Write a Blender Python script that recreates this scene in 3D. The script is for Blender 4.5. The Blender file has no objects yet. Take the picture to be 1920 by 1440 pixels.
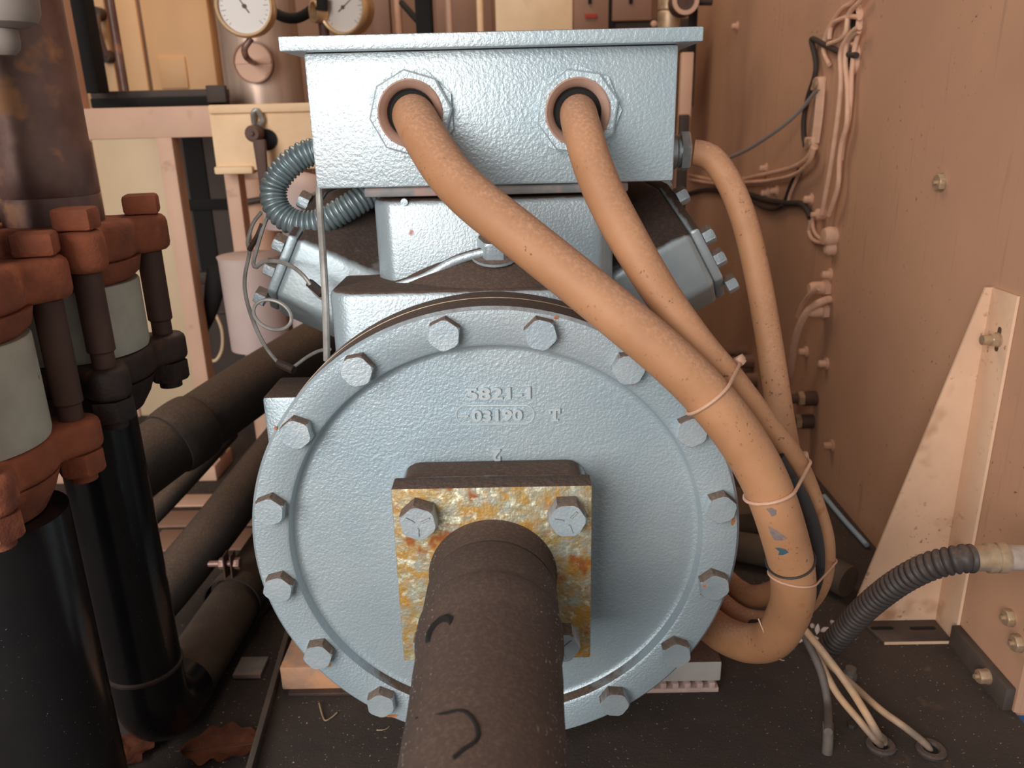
import bpy, bmesh, math, random
from mathutils import Vector, Matrix
random.seed(7)
S = bpy.context.scene
COL = S.collection
PI = math.pi
V = Vector
# ------------------------------------------------------------------ camera
FPX = 1500.28            # focal length in pixels of the 1920 px wide frame
PIT, ROL, YAW = math.radians(18.632), math.radians(-1.3432), math.radians(0.5036)
CAM = V((0.02158, -0.58118, 0.56992))
def _basis():
    cp, sp, cr, sr, cy, sy = math.cos(PIT), math.sin(PIT), math.cos(ROL), math.sin(ROL), math.cos(YAW), math.sin(YAW)
    def world(u, v, d):          # camera right, up, forward before roll
        x = u; y = d*cp + v*sp; z = -d*sp + v*cp
        return V((x*cy - y*sy, x*sy + y*cy, z))
    right = world(cr, sr, 0); up = world(-sr, cr, 0); fwd = world(0, 0, 1)
    return right, up, fwd
RIGHT, UP, FWD = _basis()
cam_d = bpy.data.cameras.new('camera'); cam = bpy.data.objects.new('camera', cam_d); COL.objects.link(cam)
m = Matrix((RIGHT, UP, -FWD)).transposed().to_4x4(); m.translation = CAM
cam.matrix_world = m
cam_d.sensor_width = 36.0; cam_d.lens = FPX/1920*36
cam_d.clip_start = 0.01
cam_d.dof.use_dof = True; cam_d.dof.focus_distance = 0.64; cam_d.dof.aperture_fstop = 9.0
S.camera = cam
# ------------------------------------------------------------------ world, lights, exposure
S.view_settings.view_transform = 'Standard'; S.view_settings.look = 'None'
S.view_settings.exposure = 0.0; S.view_settings.gamma = 1.0; S.view_settings.use_curve_mapping = False
w = bpy.data.worlds.new('world'); S.world = w; w.use_nodes = True
bg = w.node_tree.nodes['Background']; bg.inputs[0].default_value = (1.0, 0.97, 0.94, 1); bg.inputs[1].default_value = 0.34
def area(name, loc, target, size, power, color):
    d = bpy.data.lights.new(name, 'AREA'); d.shape = 'RECTANGLE'; d.size, d.size_y = size; d.energy = power; d.color = color
    o = bpy.data.objects.new(name, d); COL.objects.link(o); o.location = loc
    o.rotation_euler = (V(target)-V(loc)).to_track_quat('-Z', 'Y').to_euler(); return o
area('daylight_doorway', (-0.95, -1.75, 0.95), (0.0, 0.0, 0.35), (1.3, 1.5), 54, (1.0, 0.98, 0.95))
area('background_fill', (-0.35, 1.05, 1.62), (-0.3, 1.15, 0), (0.9, 0.5), 9, (1.0, 0.82, 0.62))  # added warm fill to brighten the background; no lamp is seen there

# ------------------------------------------------------------------ pixel to world on a known plane
def ray(x, y): return RIGHT*((x-960)/FPX) + UP*((720-y)/FPX) + FWD
def AY(x, y, Y): r = ray(x, y); return CAM + r*((Y-CAM.y)/r.y)
def AZ(x, y, Z=0.0): r = ray(x, y); return CAM + r*((Z-CAM.z)/r.z)
def AX(x, y, X): r = ray(x, y); return CAM + r*((X-CAM.x)/r.x)
def YS(L): return [AY(*p) for p in L]

# ------------------------------------------------------------------ materials
def lin(r, g, b):
    f = lambda c: (c/255/12.92) if c/255 <= .04045 else ((c/255+.055)/1.055)**2.4
    return (f(r), f(g), f(b), 1)
def mat(name, c1, c2=None, scale=20, rough=.6, metal=0.0, layers=(), dust=None, bump=(), stretch=None, rough2=None, detail=4, spec=.5):
    M = bpy.data.materials.new(name); M.use_nodes = True; N = M.node_tree.nodes; L = M.node_tree.links
    B = N['Principled BSDF']; B.inputs['Specular IOR Level'].default_value = spec
    tc = N.new('ShaderNodeTexCoord'); co = tc.outputs['Object']
    def noise(sc, det=4, st=None, off=0.0):
        mp = N.new('ShaderNodeMapping'); mp.inputs['Location'].default_value = (off, off*1.3, off*.7)
        if st: mp.inputs['Scale'].default_value = st
        L.new(co, mp.inputs[0])
        n = N.new('ShaderNodeTexNoise'); n.inputs['Scale'].default_value = sc; n.inputs['Detail'].default_value = det; n.inputs['Roughness'].default_value = .6
        L.new(mp.outputs[0], n.inputs['Vector']); return n.outputs['Fac']
    def ramp(src, lo, hi):
        r = N.new('ShaderNodeMapRange'); r.inputs[1].default_value = lo; r.inputs[2].default_value = hi; L.new(src, r.inputs[0]); r.clamp = True; return r.outputs[0]
    def mix(f, a, b):
        x = N.new('ShaderNodeMix'); x.data_type = 'RGBA'
        if isinstance(f, float): x.inputs[0].default_value = f
        else: L.new(f, x.inputs[0])
        for s, q in ((6, a), (7, b)):
            if isinstance(q, tuple): x.inputs[s].default_value = q
            else: L.new(q, x.inputs[s])
        return x.outputs[2]
    def fmix(f, a, b):
        x = N.new('ShaderNodeMix'); x.data_type = 'FLOAT'; L.new(f, x.inputs[0])
        for s, q in ((2, a), (3, b)):
            if isinstance(q, (int, float)): x.inputs[s].default_value = q
            else: L.new(q, x.inputs[s])
        return x.outputs[0]
    col = c1
    if c2: col = mix(ramp(noise(scale, detail, stretch), .35, .65), c1, c2)
    ro = rough; me = metal
    k = 1.0
    for (sc, lo, hi, c, extra) in layers:
        k += 3.7
        f = ramp(noise(sc, extra.get('detail', 3), extra.get('stretch'), k), lo, hi)
        if 'mul' in extra:
            f2 = ramp(noise(extra['mul'], 2, None, k+9), .48, .6)
            mm = N.new('ShaderNodeMath'); mm.operation = 'MULTIPLY'; L.new(f, mm.inputs[0]); L.new(f2, mm.inputs[1]); f = mm.outputs[0]
        col = mix(f, col, c); ro = fmix(f, ro, extra.get('rough', .8)); me = fmix(f, me, extra.get('metal', 0.0))
    if dust:
        c, lo, hi = dust
        g = N.new('ShaderNodeNewGeometry'); s = N.new('ShaderNodeSeparateXYZ'); L.new(g.outputs['True Normal'] if False else g.outputs['Normal'], s.inputs[0])
        ad = N.new('ShaderNodeMath'); ad.operation = 'MULTIPLY_ADD'; L.new(noise(60, 4, None, 30), ad.inputs[0]); ad.inputs[1].default_value = .35; L.new(s.outputs[2], ad.inputs[2])
        f = ramp(ad.outputs[0], lo+.17, hi+.17)
        dn = mix(ramp(noise(350, 3, None, 41), .45, .7), c, tuple(min(1, q*1.5) for q in c[:3])+(1,))
        col = mix(f, col, dn); ro = fmix(f, ro, .95); me = fmix(f, me, 0.0)
    for q, s in ((col, 'Base Color'), (ro, 'Roughness'), (me, 'Metallic')):
        if isinstance(q, (tuple, float, int)): B.inputs[s].default_value = q
        else: L.new(q, B.inputs[s])
    prev = None
    for (sc, st, di) in bump:
        b = N.new('ShaderNodeBump'); b.inputs['Strength'].default_value = st; b.inputs['Distance'].default_value = di
        L.new(noise(sc, 2, None, 55), b.inputs['Height'])
        if prev: L.new(prev, b.inputs['Normal'])
        prev = b.outputs[0]
    if prev: L.new(prev, B.inputs['Normal'])
    return M
DUST = lin(84, 66, 56)
RUST = lin(190, 100, 50)
M = {}
M['paint'] = mat('hammered_silver_blue_paint', lin(184, 193, 197), lin(164, 181, 190), 6, .42, .45, dust=(DUST, .62, .82), bump=[(430, .36, .0014), (60, .12, .002)],
                 layers=[(24, .72, .77, RUST, {'mul': 40, 'rough': .9})])
M['letter'] = mat('cast_letter_paint', lin(190, 199, 202), None, rough=.45, metal=.3, bump=[(500, .2, .0006)])
M['ruststain'] = mat('rust_stain', lin(186, 118, 70), lin(150, 98, 62), 300, .9)
M['bolt'] = mat('painted_bolt_steel', lin(190, 198, 202), lin(170, 184, 192), 30, .40, .45, dust=(lin(104, 88, 78), .35, .6), bump=[(420, .35, .001)],
                layers=[(60, .68, .74, lin(176, 110, 60), {'rough': .9})])
M['box'] = mat('hammered_box_paint', lin(198, 205, 208), lin(178, 193, 200), 5, .44, .45, dust=(DUST, .7, .9), bump=[(380, .45, .0016), (110, .15, .0015)])
M['cast'] = mat('bare_cast_head_paint', lin(180, 188, 190), lin(156, 168, 174), 12, .42, .45, dust=(lin(66, 52, 45), .46, .66), bump=[(200, .25, .001)])
M['steel'] = mat('zinc_steel', lin(190, 194, 196), lin(160, 165, 168), 60, .35, .85, bump=[(200, .1, .0005)], layers=[(90, .64, .72, lin(150, 105, 70), {})])
M['gasket'] = mat('worn_gasket_plate', lin(150, 140, 135), lin(118, 120, 122), 40, .7, .2, bump=[(200, .4, .001)], layers=[(30, .5, .6, lin(160, 130, 122), {})])
M['plate'] = mat('rusty_yellowed_plate', lin(160, 164, 154), lin(164, 138, 84), 60, .5, .25, bump=[(150, .8, .0022), (420, .4, .001)], dust=(DUST, .6, .8),
                 layers=[(75, .46, .60, lin(172, 130, 62), {'rough': .6, 'metal': .15}), (42, .57, .66, lin(146, 84, 40), {'rough': .9}), (130, .55, .66, lin(204, 200, 174), {'rough': .4, 'metal': .3})])
M['pipe'] = mat('dusty_brown_pipe', lin(76, 59, 50), lin(63, 49, 42), 18, .92, 0, bump=[(500, .4, .0008), (30, .2, .002)], dust=(lin(80, 62, 53), .4, .9),
                layers=[(420, .645, .68, lin(190, 180, 170), {'rough': .9}), (12, .62, .72, lin(58, 45, 38), {})])
M['crack'] = mat('dark_crack', lin(24, 18, 16), None, rough=1)
M['cable'] = mat('tan_rubber_cable', lin(184, 132, 94), lin(166, 116, 80), 14, .62, 0, bump=[(600, .15, .0005)], dust=(lin(172, 128, 100), .25, .9),
                 layers=[(260, .62, .68, lin(120, 82, 58), {'mul': 25}), (36, .64, .72, lin(168, 112, 68), {})])
M['cable_black'] = mat('black_cable_sheath', lin(52, 44, 42), lin(38, 34, 34), 30, .6)
M['smear'] = mat('grey_smear', lin(134, 118, 112), lin(120, 104, 98), 200, .6)
M['teal'] = mat('teal_smear', lin(56, 92, 108), lin(70, 84, 90), 300, .6)
M['tie'] = mat('dusty_nylon', lin(206, 164, 138), lin(190, 148, 122), 60, .5)
M['bush'] = mat('dusty_pink_bushing', lin(176, 142, 126), lin(160, 126, 110), 40, .7)
M['black'] = mat('black_void', lin(20, 17, 16), None, rough=.9)
M['hose'] = mat('grey_corrugated_conduit', lin(146, 156, 158), lin(122, 136, 140), 40, .36, .5, bump=[(300, .1, .0004)])
M['floor'] = mat('dusty_dark_floor', lin(66, 54, 47), lin(56, 46, 41), 10, .9, 0, bump=[(400, .5, .001), (40, .3, .003)],
                 layers=[(340, .685, .71, lin(186, 168, 152), {'rough': .9}), (22, .64, .74, lin(92, 70, 52), {'mul': 6}), (9, .62, .74, lin(50, 40, 37), {})])
M['wall'] = mat('dusty_tan_wall_sheet', lin(196, 150, 120), lin(182, 140, 114), 3, .62, .05, bump=[(8, .1, .003)],
                layers=[(14, .60, .70, lin(172, 132, 106), {'stretch': (9, 9, .5), 'mul': 4}), (120, .66, .70, lin(112, 78, 58), {'mul': 6})])
M['gusset'] = mat('spotted_tan_sheet', lin(226, 188, 158), lin(210, 172, 142), 9, .62, .05, bump=[(80, .1, .001)],
                  layers=[(150, .60, .65, lin(140, 98, 70), {'mul': 14}), (14, .62, .75, lin(176, 132, 100), {})])
M['edge'] = mat('bare_sheet_edge', lin(226, 190, 160), None, rough=.5)
M['conduit'] = mat('black_brown_conduit', lin(66, 56, 52), lin(54, 47, 45), 50, .55, 0, dust=(lin(84, 68, 60), .4, .95))
M['fitting'] = mat('dusty_brass_fitting', lin(196, 168, 138), lin(164, 138, 112), 60, .5, .5, bump=[(200, .2, .0006)])
M['dustysteel'] = mat('dusty_conduit_steel', lin(190, 170, 156), lin(160, 140, 128), 40, .6, .15, bump=[(200, .2, .0006)])
M['wire'] = mat('dusty_pink_wire', lin(222, 178, 150), lin(208, 162, 136), 50, .6)
M['wiretan'] = mat('bright_tan_wire', lin(214, 172, 132), lin(130, 112, 100), 14, .6)
M['wiregrey'] = mat('dusty_grey_wire', lin(110, 98, 92), lin(92, 80, 74), 40, .7)
M['wiredark'] = mat('dark_wire', lin(50, 40, 36), None, rough=.7)
M['wiresilver'] = mat('grey_silver_tube', lin(176, 172, 166), lin(140, 134, 128), 40, .45, .4)
M['clear'] = mat('clear_grey_tube', lin(140, 128, 122), None, rough=.3)
M['rust'] = mat('orange_rust_iron', lin(166, 92, 62), lin(126, 72, 54), 24, .9, .0, bump=[(300, .6, .0012), (60, .3, .002)],
                layers=[(26, .56, .68, lin(176, 100, 68), {})])
M['rustdark'] = mat('dark_rusted_iron', lin(74, 54, 46), lin(48, 37, 34), 20, .6, .1, bump=[(220, .5, .0014)], layers=[(30, .62, .7, lin(104, 66, 44), {})])
M['stud'] = mat('brown_steel_stud', lin(98, 70, 60), lin(82, 58, 50), 20, .65, .2, bump=[(300, .15, .0005)])
M['sleeve'] = mat('grey_speckled_sleeve', lin(206, 198, 180), lin(184, 176, 160), 22, .7, .1, layers=[(160, .66, .71, lin(70, 52, 42), {'mul': 40})], bump=[(200, .15, .0006)])
M['blackpipe'] = mat('gloss_black_pipe', lin(28, 26, 27), lin(22, 21, 23), 12, .22, 0, layers=[(420, .70, .74, lin(120, 110, 108), {'rough': .8, 'mul': 12})], bump=[(6, .05, .003)])
M['copper'] = mat('stained_copper_pipe', lin(158, 122, 110), lin(112, 86, 80), 14, .42, .35, bump=[(120, .25, .001)],
                  layers=[(30, .56, .68, lin(206, 148, 106), {'mul': 9, 'metal': .3, 'rough': .6}), (10, .58, .7, lin(74, 66, 66), {'rough': .4, 'metal': .3})])
M['insul'] = mat('dusty_black_insulation', lin(52, 42, 37), lin(42, 35, 32), 20, .9, 0, dust=(lin(84, 66, 54), .35, .95), bump=[(300, .4, .001)])
M['dustpipe'] = mat('brown_dusty_pipe', lin(92, 74, 60), lin(76, 62, 52), 22, .9, 0, bump=[(300, .5, .001)])
M['cream'] = mat('cream_cabinet_paint', lin(226, 178, 128), lin(216, 168, 122), 3, .55, 0)
M['cream2'] = mat('pale_cream_panel', lin(224, 196, 160), lin(212, 184, 150), 3, .6, 0)
M['frame'] = mat('pinkish_frame_paint', lin(212, 170, 144), lin(198, 156, 132), 5, .6, 0, layers=[(20, .64, .72, lin(190, 150, 126), {})])
M['brown'] = mat('brown_panel', lin(150, 112, 92), lin(136, 102, 84), 4, .65, 0)
M['darkbrown'] = mat('dark_brown_panel', lin(72, 56, 48), lin(58, 46, 41), 6, .7, 0, stretch=(1, 1, .2))
M['galv'] = mat('galvanised_vessel', lin(204, 176, 156), lin(178, 150, 134), 8, .36, .35, stretch=(6, 6, .5))
M['board'] = mat('pale_board', lin(240, 204, 164), lin(228, 190, 148), 16, .7, 0, layers=[(12, .6, .74, lin(216, 170, 128), {})])
M['white'] = mat('gauge_face', lin(200, 190, 182), None, rough=.35)
M['brass'] = mat('brass_rim', lin(232, 196, 152), lin(212, 172, 130), 30, .3, .5)
M['greycap'] = mat('grey_plastic_cap', lin(150, 138, 128), lin(138, 126, 118), 10, .55)
M['lavender'] = mat('pale_plastic_pipe', lin(206, 182, 172), lin(192, 168, 164), 8, .5)
M['redmark'] = mat('red_label', lin(170, 52, 40), None, rough=.6)
M['blue'] = mat('blue_plastic_sheet', lin(60, 130, 200), None, rough=.5)
M['leaklight'] = mat('painted_light_leak', lin(150, 172, 190), None, rough=.4)  # leaking daylight put into the base colour
M['leaf'] = mat('dry_leaf', lin(150, 88, 62), lin(116, 66, 48), 40, .7, bump=[(200, .4, .001)])
M['peel'] = mat('peeling_foot_paint', lin(206, 150, 112), lin(140, 124, 116), 26, .7, .1, bump=[(100, .3, .001)])
M['whitefoot'] = mat('pale_foot_paint', lin(186, 178, 172), lin(170, 166, 164), 20, .6, .2, dust=(lin(90, 64, 54), .6, .8), bump=[(100, .2, .001)])
M['pinkrubber'] = mat('pink_grey_strip', lin(190, 164, 156), lin(170, 144, 136), 40, .8)
M['greydark'] = mat('dark_grey_upstand', lin(88, 74, 66), lin(70, 60, 55), 16, .7, .1)
M['cotton'] = mat('pale_fluff', lin(206, 186, 176), None, rough=.9)

# ------------------------------------------------------------------ mesh building
class MB:
    def __init__(s): s.bm = bmesh.new()
    def _join(s, b):
        me = bpy.data.meshes.new('t'); b.to_mesh(me); b.free(); s.bm.from_mesh(me); bpy.data.meshes.remove(me); return s
    def prism(s, poly, o, u, v, wv, bevel=0, seg=2):
        """polygon poly in (u,v) at o, extruded along vector wv"""
        b = bmesh.new(); o, u, v, wv = V(o), V(u), V(v), V(wv)
        lo = [b.verts.new(o+u*x+v*y) for x, y in poly]; hi = [b.verts.new(o+u*x+v*y+wv) for x, y in poly]
        n = len(poly); b.faces.new(lo[::-1]); b.faces.new(hi)
        for i in range(n): b.faces.new((lo[i], lo[(i+1) % n], hi[(i+1) % n], hi[i]))
        bmesh.ops.recalc_face_normals(b, faces=b.faces)
        if bevel:
            es = [e for e in b.edges if len(e.link_faces) == 2 and e.calc_face_angle() > .5]
            bmesh.ops.bevel(b, geom=es, offset=bevel, segments=seg, profile=.5, affect='EDGES', clamp_overlap=True)
        return s._join(b)
    def box(s, lo, hi, bevel=0, seg=2):
        lo, hi = V(lo), V(hi)
        return s.prism([(0, 0), (hi.x-lo.x, 0), (hi.x-lo.x, hi.y-lo.y), (0, hi.y-lo.y)], lo, (1, 0, 0), (0, 1, 0), (0, 0, hi.z-lo.z), bevel, seg)
    def lathe(s, prof, o, ax, seg=48, ref=None, a0=0):
        b = bmesh.new(); o, ax = V(o), V(ax).normalized()
        u = V(ref) if ref else (V((1, 0, 0)) if abs(ax.x) < .8 else V((0, 0, 1)))
        u = (u-ax*u.dot(ax)).normalized(); v = ax.cross(u)
        rings = []
        for r, h in prof:
            if r < 1e-7: rings.append([b.verts.new(o+ax*h)])
            else: rings.append([b.verts.new(o+ax*h+(u*math.cos(a0+2*PI*k/seg)+v*math.sin(a0+2*PI*k/seg))*r) for k in range(seg)])
        for A, B in zip(rings, rings[1:]):
            for k in range(seg):
                j = (k+1) % seg
                if len(A) == 1 and len(B) == 1: continue
                if len(A) == 1: b.faces.new((A[0], B[j], B[k]))
                elif len(B) == 1: b.faces.new((A[k], A[j], B[0]))
                else: b.faces.new((A[k], A[j], B[j], B[k]))
        bmesh.ops.recalc_face_normals(b, faces=b.faces)
        return s._join(b)
    def tube(s, pts, r, seg=20, step=None, closed=False, rib=None, flat=None):
        P = resample([V(p) for p in pts], step or .006, closed)
        n = len(P)
        if callable(r): R = [r(i/(n-1)) for i in range(n)]
        else: R = [r]*n
        if rib:
            pitch, amp = rib; d = 0
            for i in range(n):
                if i: d += (P[i]-P[i-1]).length
                R[i] += amp*(abs(math.sin(PI*d/pitch))**.7*2-1)
        b = bmesh.new(); rings = []
        T = [(P[(i+1) % n if closed else min(i+1, n-1)]-P[(i-1) % n if closed else max(i-1, 0)]).normalized() for i in range(n)]
        u = T[0].orthogonal().normalized()
        for i in range(n):
            u = (u-T[i]*u.dot(T[i])).normalized(); v = T[i].cross(u)
            rings.append([b.verts.new(P[i]+(u*math.cos(2*PI*k/seg)+v*math.sin(2*PI*k/seg))*R[i]) for k in range(seg)])
        for A, B in zip(rings, rings[1:] + ([rings[0]] if closed else [])):
            off = 0
            if closed and B is rings[0]: off = min(range(seg), key=lambda q: (A[0].co-B[q].co).length)
            for k in range(seg): b.faces.new((A[k], A[(k+1) % seg], B[(k+1+off) % seg], B[(k+off) % seg]))
        if not closed: b.faces.new(rings[0][::-1]); b.faces.new(rings[-1])
        bmesh.ops.recalc_face_normals(b, faces=b.faces)
        return s._join(b)
    def hexhead(s, o, ax, af, h, rot=0, washer=0, marks=0):
        ax = V(ax).normalized(); n = 36
        u = V((1, 0, 0)) if abs(ax.x) < .8 else V((0, 0, 1)); u = (u-ax*u.dot(ax)).normalized(); v = ax.cross(u)
        b = bmesh.new(); o = V(o); rings = []
        for lvl in range(3):
            ring = []
            for k in range(n):
                a = 2*PI*k/n; rh = af/2/math.cos((a+PI/6) % (PI/3)-PI/6); cor = (rh/(af/2)-1)/.155
                R, hz = ((rh, 0), (rh, h*(.96-.16*max(0, cor-.35))), (min(rh*.975, af/2*1.035), h))[lvl]
                ring.append(b.verts.new(o+ax*hz+(u*math.cos(a+rot)+v*math.sin(a+rot))*R))
            rings.append(ring)
        for A, B in zip(rings, rings[1:]):
            for k in range(n): b.faces.new((A[k], A[(k+1) % n], B[(k+1) % n], B[k]))
        b.faces.new(rings[0][::-1]); b.faces.new(rings[-1]); s._join(b)
        if washer: s.lathe([(0, 0), (washer, 0), (washer, h*.14), (0, h*.14)], o, ax, 28)
        for k in range(marks):
            a = rot+.3+2*PI*k/marks; d = u*math.cos(a)+v*math.sin(a); t = ax.cross(d); tip = o+ax*(h-.0002)
            s.prism([(.12*af, -.022*af), (.40*af, -.022*af), (.40*af, .022*af), (.12*af, .022*af)], tip, d, t, ax*.0012)
        return s
def resample(P, step, closed=False):
    n = len(P); out = []; segs = n if closed else n-1
    for i in range(segs):
        g = lambda k: P[k % n] if closed else P[max(0, min(n-1, k))]
        a, p, q, c = g(i-1), g(i), g(i+1), g(i+2)
        if not closed and i == 0: a = p*2-q
        if not closed and i == segs-1: c = q*2-p
        m = max(1, int(math.ceil((q-p).length/step)))
        for k in range(m):
            t = k/m
            out.append(.5*((2*p)+(q-a)*t+(2*a-5*p+4*q-c)*t*t+(3*p-a-3*q+c)*t**3))
    if not closed: out.append(P[-1])
    return out
WL = {}
def finish(bm, origin, name, material):
    bmesh.ops.recalc_face_normals(bm, faces=bm.faces)
    for e in bm.edges:
        e.smooth = not (len(e.link_faces) == 2 and e.calc_face_angle(0) > .62)
    for f in bm.faces: f.smooth = True
    bmesh.ops.translate(bm, verts=bm.verts, vec=-V(origin))
    me = bpy.data.meshes.new(name); bm.to_mesh(me); bm.free(); me.materials.append(M[material]); return me
def obj(name, mb, material, parent=None, label=None, cat=None, group=None, kind=None):
    bm = mb.bm
    if parent is not None: org = WL[parent]
    else:
        c = [v.co for v in bm.verts]
        org = V(((min(p.x for p in c)+max(p.x for p in c))/2, (min(p.y for p in c)+max(p.y for p in c))/2, min(p.z for p in c)))
    o = bpy.data.objects.new(name, finish(bm, org, name, material)); COL.objects.link(o)
    if parent is not None: o.parent = parent
    else: o.location = org
    WL[o] = V(org); tag(o, label, cat, group, kind); return o
def tag(o, label=None, cat=None, group=None, kind=None):
    for k, v in (('label', label), ('category', cat), ('group', group), ('kind', kind)):
        if v: o[k] = v
def thing(name, loc, label, cat, group=None):
    o = bpy.data.objects.new(name, None); COL.objects.link(o); o.location = V(loc); o.empty_display_size = .02
    WL[o] = V(loc); tag(o, label, cat, group); return o
def text_mb(mb, body, center, height, width=None, depth=.0022, rot=0):
    """raised lettering standing on a plane that faces -Y"""
    cu = bpy.data.curves.new('t', 'FONT'); cu.body = body; cu.size = 1; cu.extrude = .0; cu.align_x = 'CENTER'; cu.offset = .032
    to = bpy.data.objects.new('t', cu); COL.objects.link(to)
    bpy.context.view_layer.update()
    me = to.evaluated_get(bpy.context.evaluated_depsgraph_get()).to_mesh()
    b = bmesh.new(); b.from_mesh(me); to.to_mesh_clear() if False else None
    bpy.data.objects.remove(to); bpy.data.curves.remove(cu)
    xs = [v.co.x for v in b.verts]; ys = [v.co.y for v in b.verts]; cx, cy = (min(xs)+max(xs))/2, (min(ys)+max(ys))/2
    sy = height/(max(ys)-min(ys)); sx = width/(max(xs)-min(xs)) if width else sy
    bmesh.ops.remove_doubles(b, verts=b.verts, dist=1e-5)
    r = bmesh.ops.extrude_face_region(b, geom=list(b.faces)); top = [g for g in r['geom'] if isinstance(g, bmesh.types.BMVert)]
    for v in b.verts: v.co.z = 0
    for v in top: v.co.z = 1
    c, s_ = math.cos(rot), math.sin(rot)
    for v in b.verts:
        x, y, z = (v.co.x-cx)*sx, (v.co.y-cy)*sy, v.co.z*depth
        v.co = V(center)+V((x*c-y*s_, -z, x*s_+y*c))
    bmesh.ops.recalc_face_normals(b, faces=b.faces)
    mb._join(b)

# ================================================================== SETTING
WX = 0.503                     # side wall plane
LF = -.055                     # floor left of the compressor base plate
ep, eq = AZ(472, 1440, 0), AZ(540, 1195, 0); edir = (eq-ep)/(eq-ep).y
e0, e1_ = ep+edir*(-1.3-ep.y), ep+edir*(2.0-ep.y)
b = MB(); b.prism([(e0.x, -1.3), (WX+.001, -1.3), (WX+.001, 2.0), (e1_.x, 2.0)], (0, 0, -.03), (1, 0, 0), (0, 1, 0), (0, 0, .03)); obj('floor', b, 'floor', kind='structure')
b = MB(); b.box((-1.15, -1.3, LF-.02), (.3, 1.76, LF)); obj('floor_left', b, 'floor', kind='structure')
b = MB(); b.box((WX, .064, -.004), (WX+.006, 1.75, 1.70)); b.box((WX+.0062, .064, -.004), (WX+.20, .070, 1.70)); obj('wall_right', b, 'wall', kind='structure')
b = MB(); b.box((WX-.0004, .70, .0), (WX+.003, 1.74, 1.70)); obj('wall_right_lining', b, 'wall', kind='structure')
b = MB(); b.box((-1.15, 1.76, LF-.02), (1.0, 1.80, 1.72)); obj('wall_back', b, 'brown', kind='structure')
b = MB(); b.box((-1.19, -.3, LF-.02), (-1.15, 1.80, 1.72)); obj('wall_left', b, 'darkbrown', kind='structure')
b = MB(); b.box((-1.19, -.1, 1.72), (1.0, 1.80, 1.76)); obj('ceiling', b, 'brown', kind='structure')
# dark upstand at the wall foot and its fastener
b = MB(); b.box((WX-.010, .066, 0.0), (WX-.0005, .170, .026), .001); obj('baseboard_right', b, 'greydark', kind='structure')

# ================================================================== COMPRESSOR
RC = V((0, 0, .235))
YA = (0, 1, 0)
comp = thing('compressor', (0, .2, 0), 'large silver-blue compressor with round bolted end cover standing on the dusty floor', 'compressor')
b = MB()
b.lathe([(0, .0070), (.06, .0072), (.120, .0085), (.1630, .0108), (.1660, .0106), (.1678, .0092), (.1690, .0040), (.1700, .0012), (.1722, 0), (.1975, 0), (.2, .0025), (.2, .030), (0, .030)], RC, YA, 160)
pad = []
for cxx, czz, a in ((.058, .056, 0), (-.058, .056, 90), (-.058, -.056, 180), (.058, -.056, 270)):
    for k in range(6): t = math.radians(a+k*18); pad.append((cxx+.016*math.cos(t), czz+.016*math.sin(t)))
b.prism(pad, (0, -.0215, .2355), (1, 0, 0), (0, 0, 1), (0, .031, 0), .005, 3)
cover = obj('end_cover', b, 'paint', comp)
def surf(r): return .0072+(.0085-.0072)*(r-.06)/.06 if r < .12 else .0085+.0020*(r-.12)/.038
def lp(x, y):
    p = AY(x, y, .009); return AY(x, y, surf((p-RC).length))
for body, px, py, hh, ww_, rt in (('5821-1', 935, 737, .0102, .0500, 0), ('03190', 932, 778, .0096, .0400, 0), ('2', 931, 853, .0102, None, PI)):
    b = MB(); text_mb(b, body, lp(px, py)+V((0, .0006, 0)), hh, ww_, .0026, rt); obj('cast_lettering', b, 'letter', cover)
b = MB(); p = lp(1040, 777)
b.prism([(-.0044, .0054), (-.0044, .0012), (-.0030, .0012), (-.0030, .0034), (-.0011, .0034), (-.0011, -.0036), (-.0028, -.0036), (-.0028, -.0052), (.0028, -.0052), (.0028, -.0036), (.0011, -.0036), (.0011, .0034), (.0030, .0034), (.0030, .0012), (.0044, .0012), (.0044, .0054)], p+V((0, .0005, 0)), (1, 0, 0), (0, 0, 1), (0, -.0022, 0)); obj('cast_lettering', b, 'letter', cover)
b = MB(); q = lp(869, 779); b.box(q+V((-.0045, -.0016, -.0007)), q+V((.0040, .0005, .0007))); obj('cast_dash', b, 'letter', cover)
b = MB()
c0, c1 = lp(874, 778), lp(983, 777); rr = .0078; loop = []
for k in range(13): t = PI/2+PI*k/12; loop.append(c0+V((rr*math.cos(t), 0, rr*math.sin(t))))
loop.append((c0+c1)/2+V((0, 0, -rr)))
for k in range(13): t = -PI/2+PI*k/12; loop.append(c1+V((rr*math.cos(t), 0, rr*math.sin(t))))
loop.append((c0+c1)/2+V((0, 0, rr)))
b.tube(loop, .0008, 6, .002, closed=True); obj('number_border', b, 'letter', cover)
for px, py, w_, h_ in ((688, 713, 13, 4), (832, 656, 12, 3.2), (1012, 653, 9, 3), (1042, 602, 6, 4), (1185, 722, 9, 5), (1290, 832, 8, 3), (1368, 978, 4.5, 9), (622, 1243, 5, 4), (738, 1337, 13, 4), (523, 806, 3, 5), (1310, 1112, 4, 3)):
    c = AY(930+(px-930)*1.016, 985+(py-985)*1.016, -.0002); k_ = (c-CAM).dot(FWD)/FPX
    b = MB(); b.prism([((w_*math.cos(a))*k_*random.uniform(.55, 1.1), (h_*math.sin(a))*k_*random.uniform(.6, 1.15)) for a in [2*PI*q/13 for q in range(13)]], c, (1, 0, 0), (0, 0, 1), (0, .0003, 0)); obj('rust_stain', b, 'ruststain', cover, 'orange rust stain')
RB = .1840; A0 = math.radians(-.88)
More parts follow.
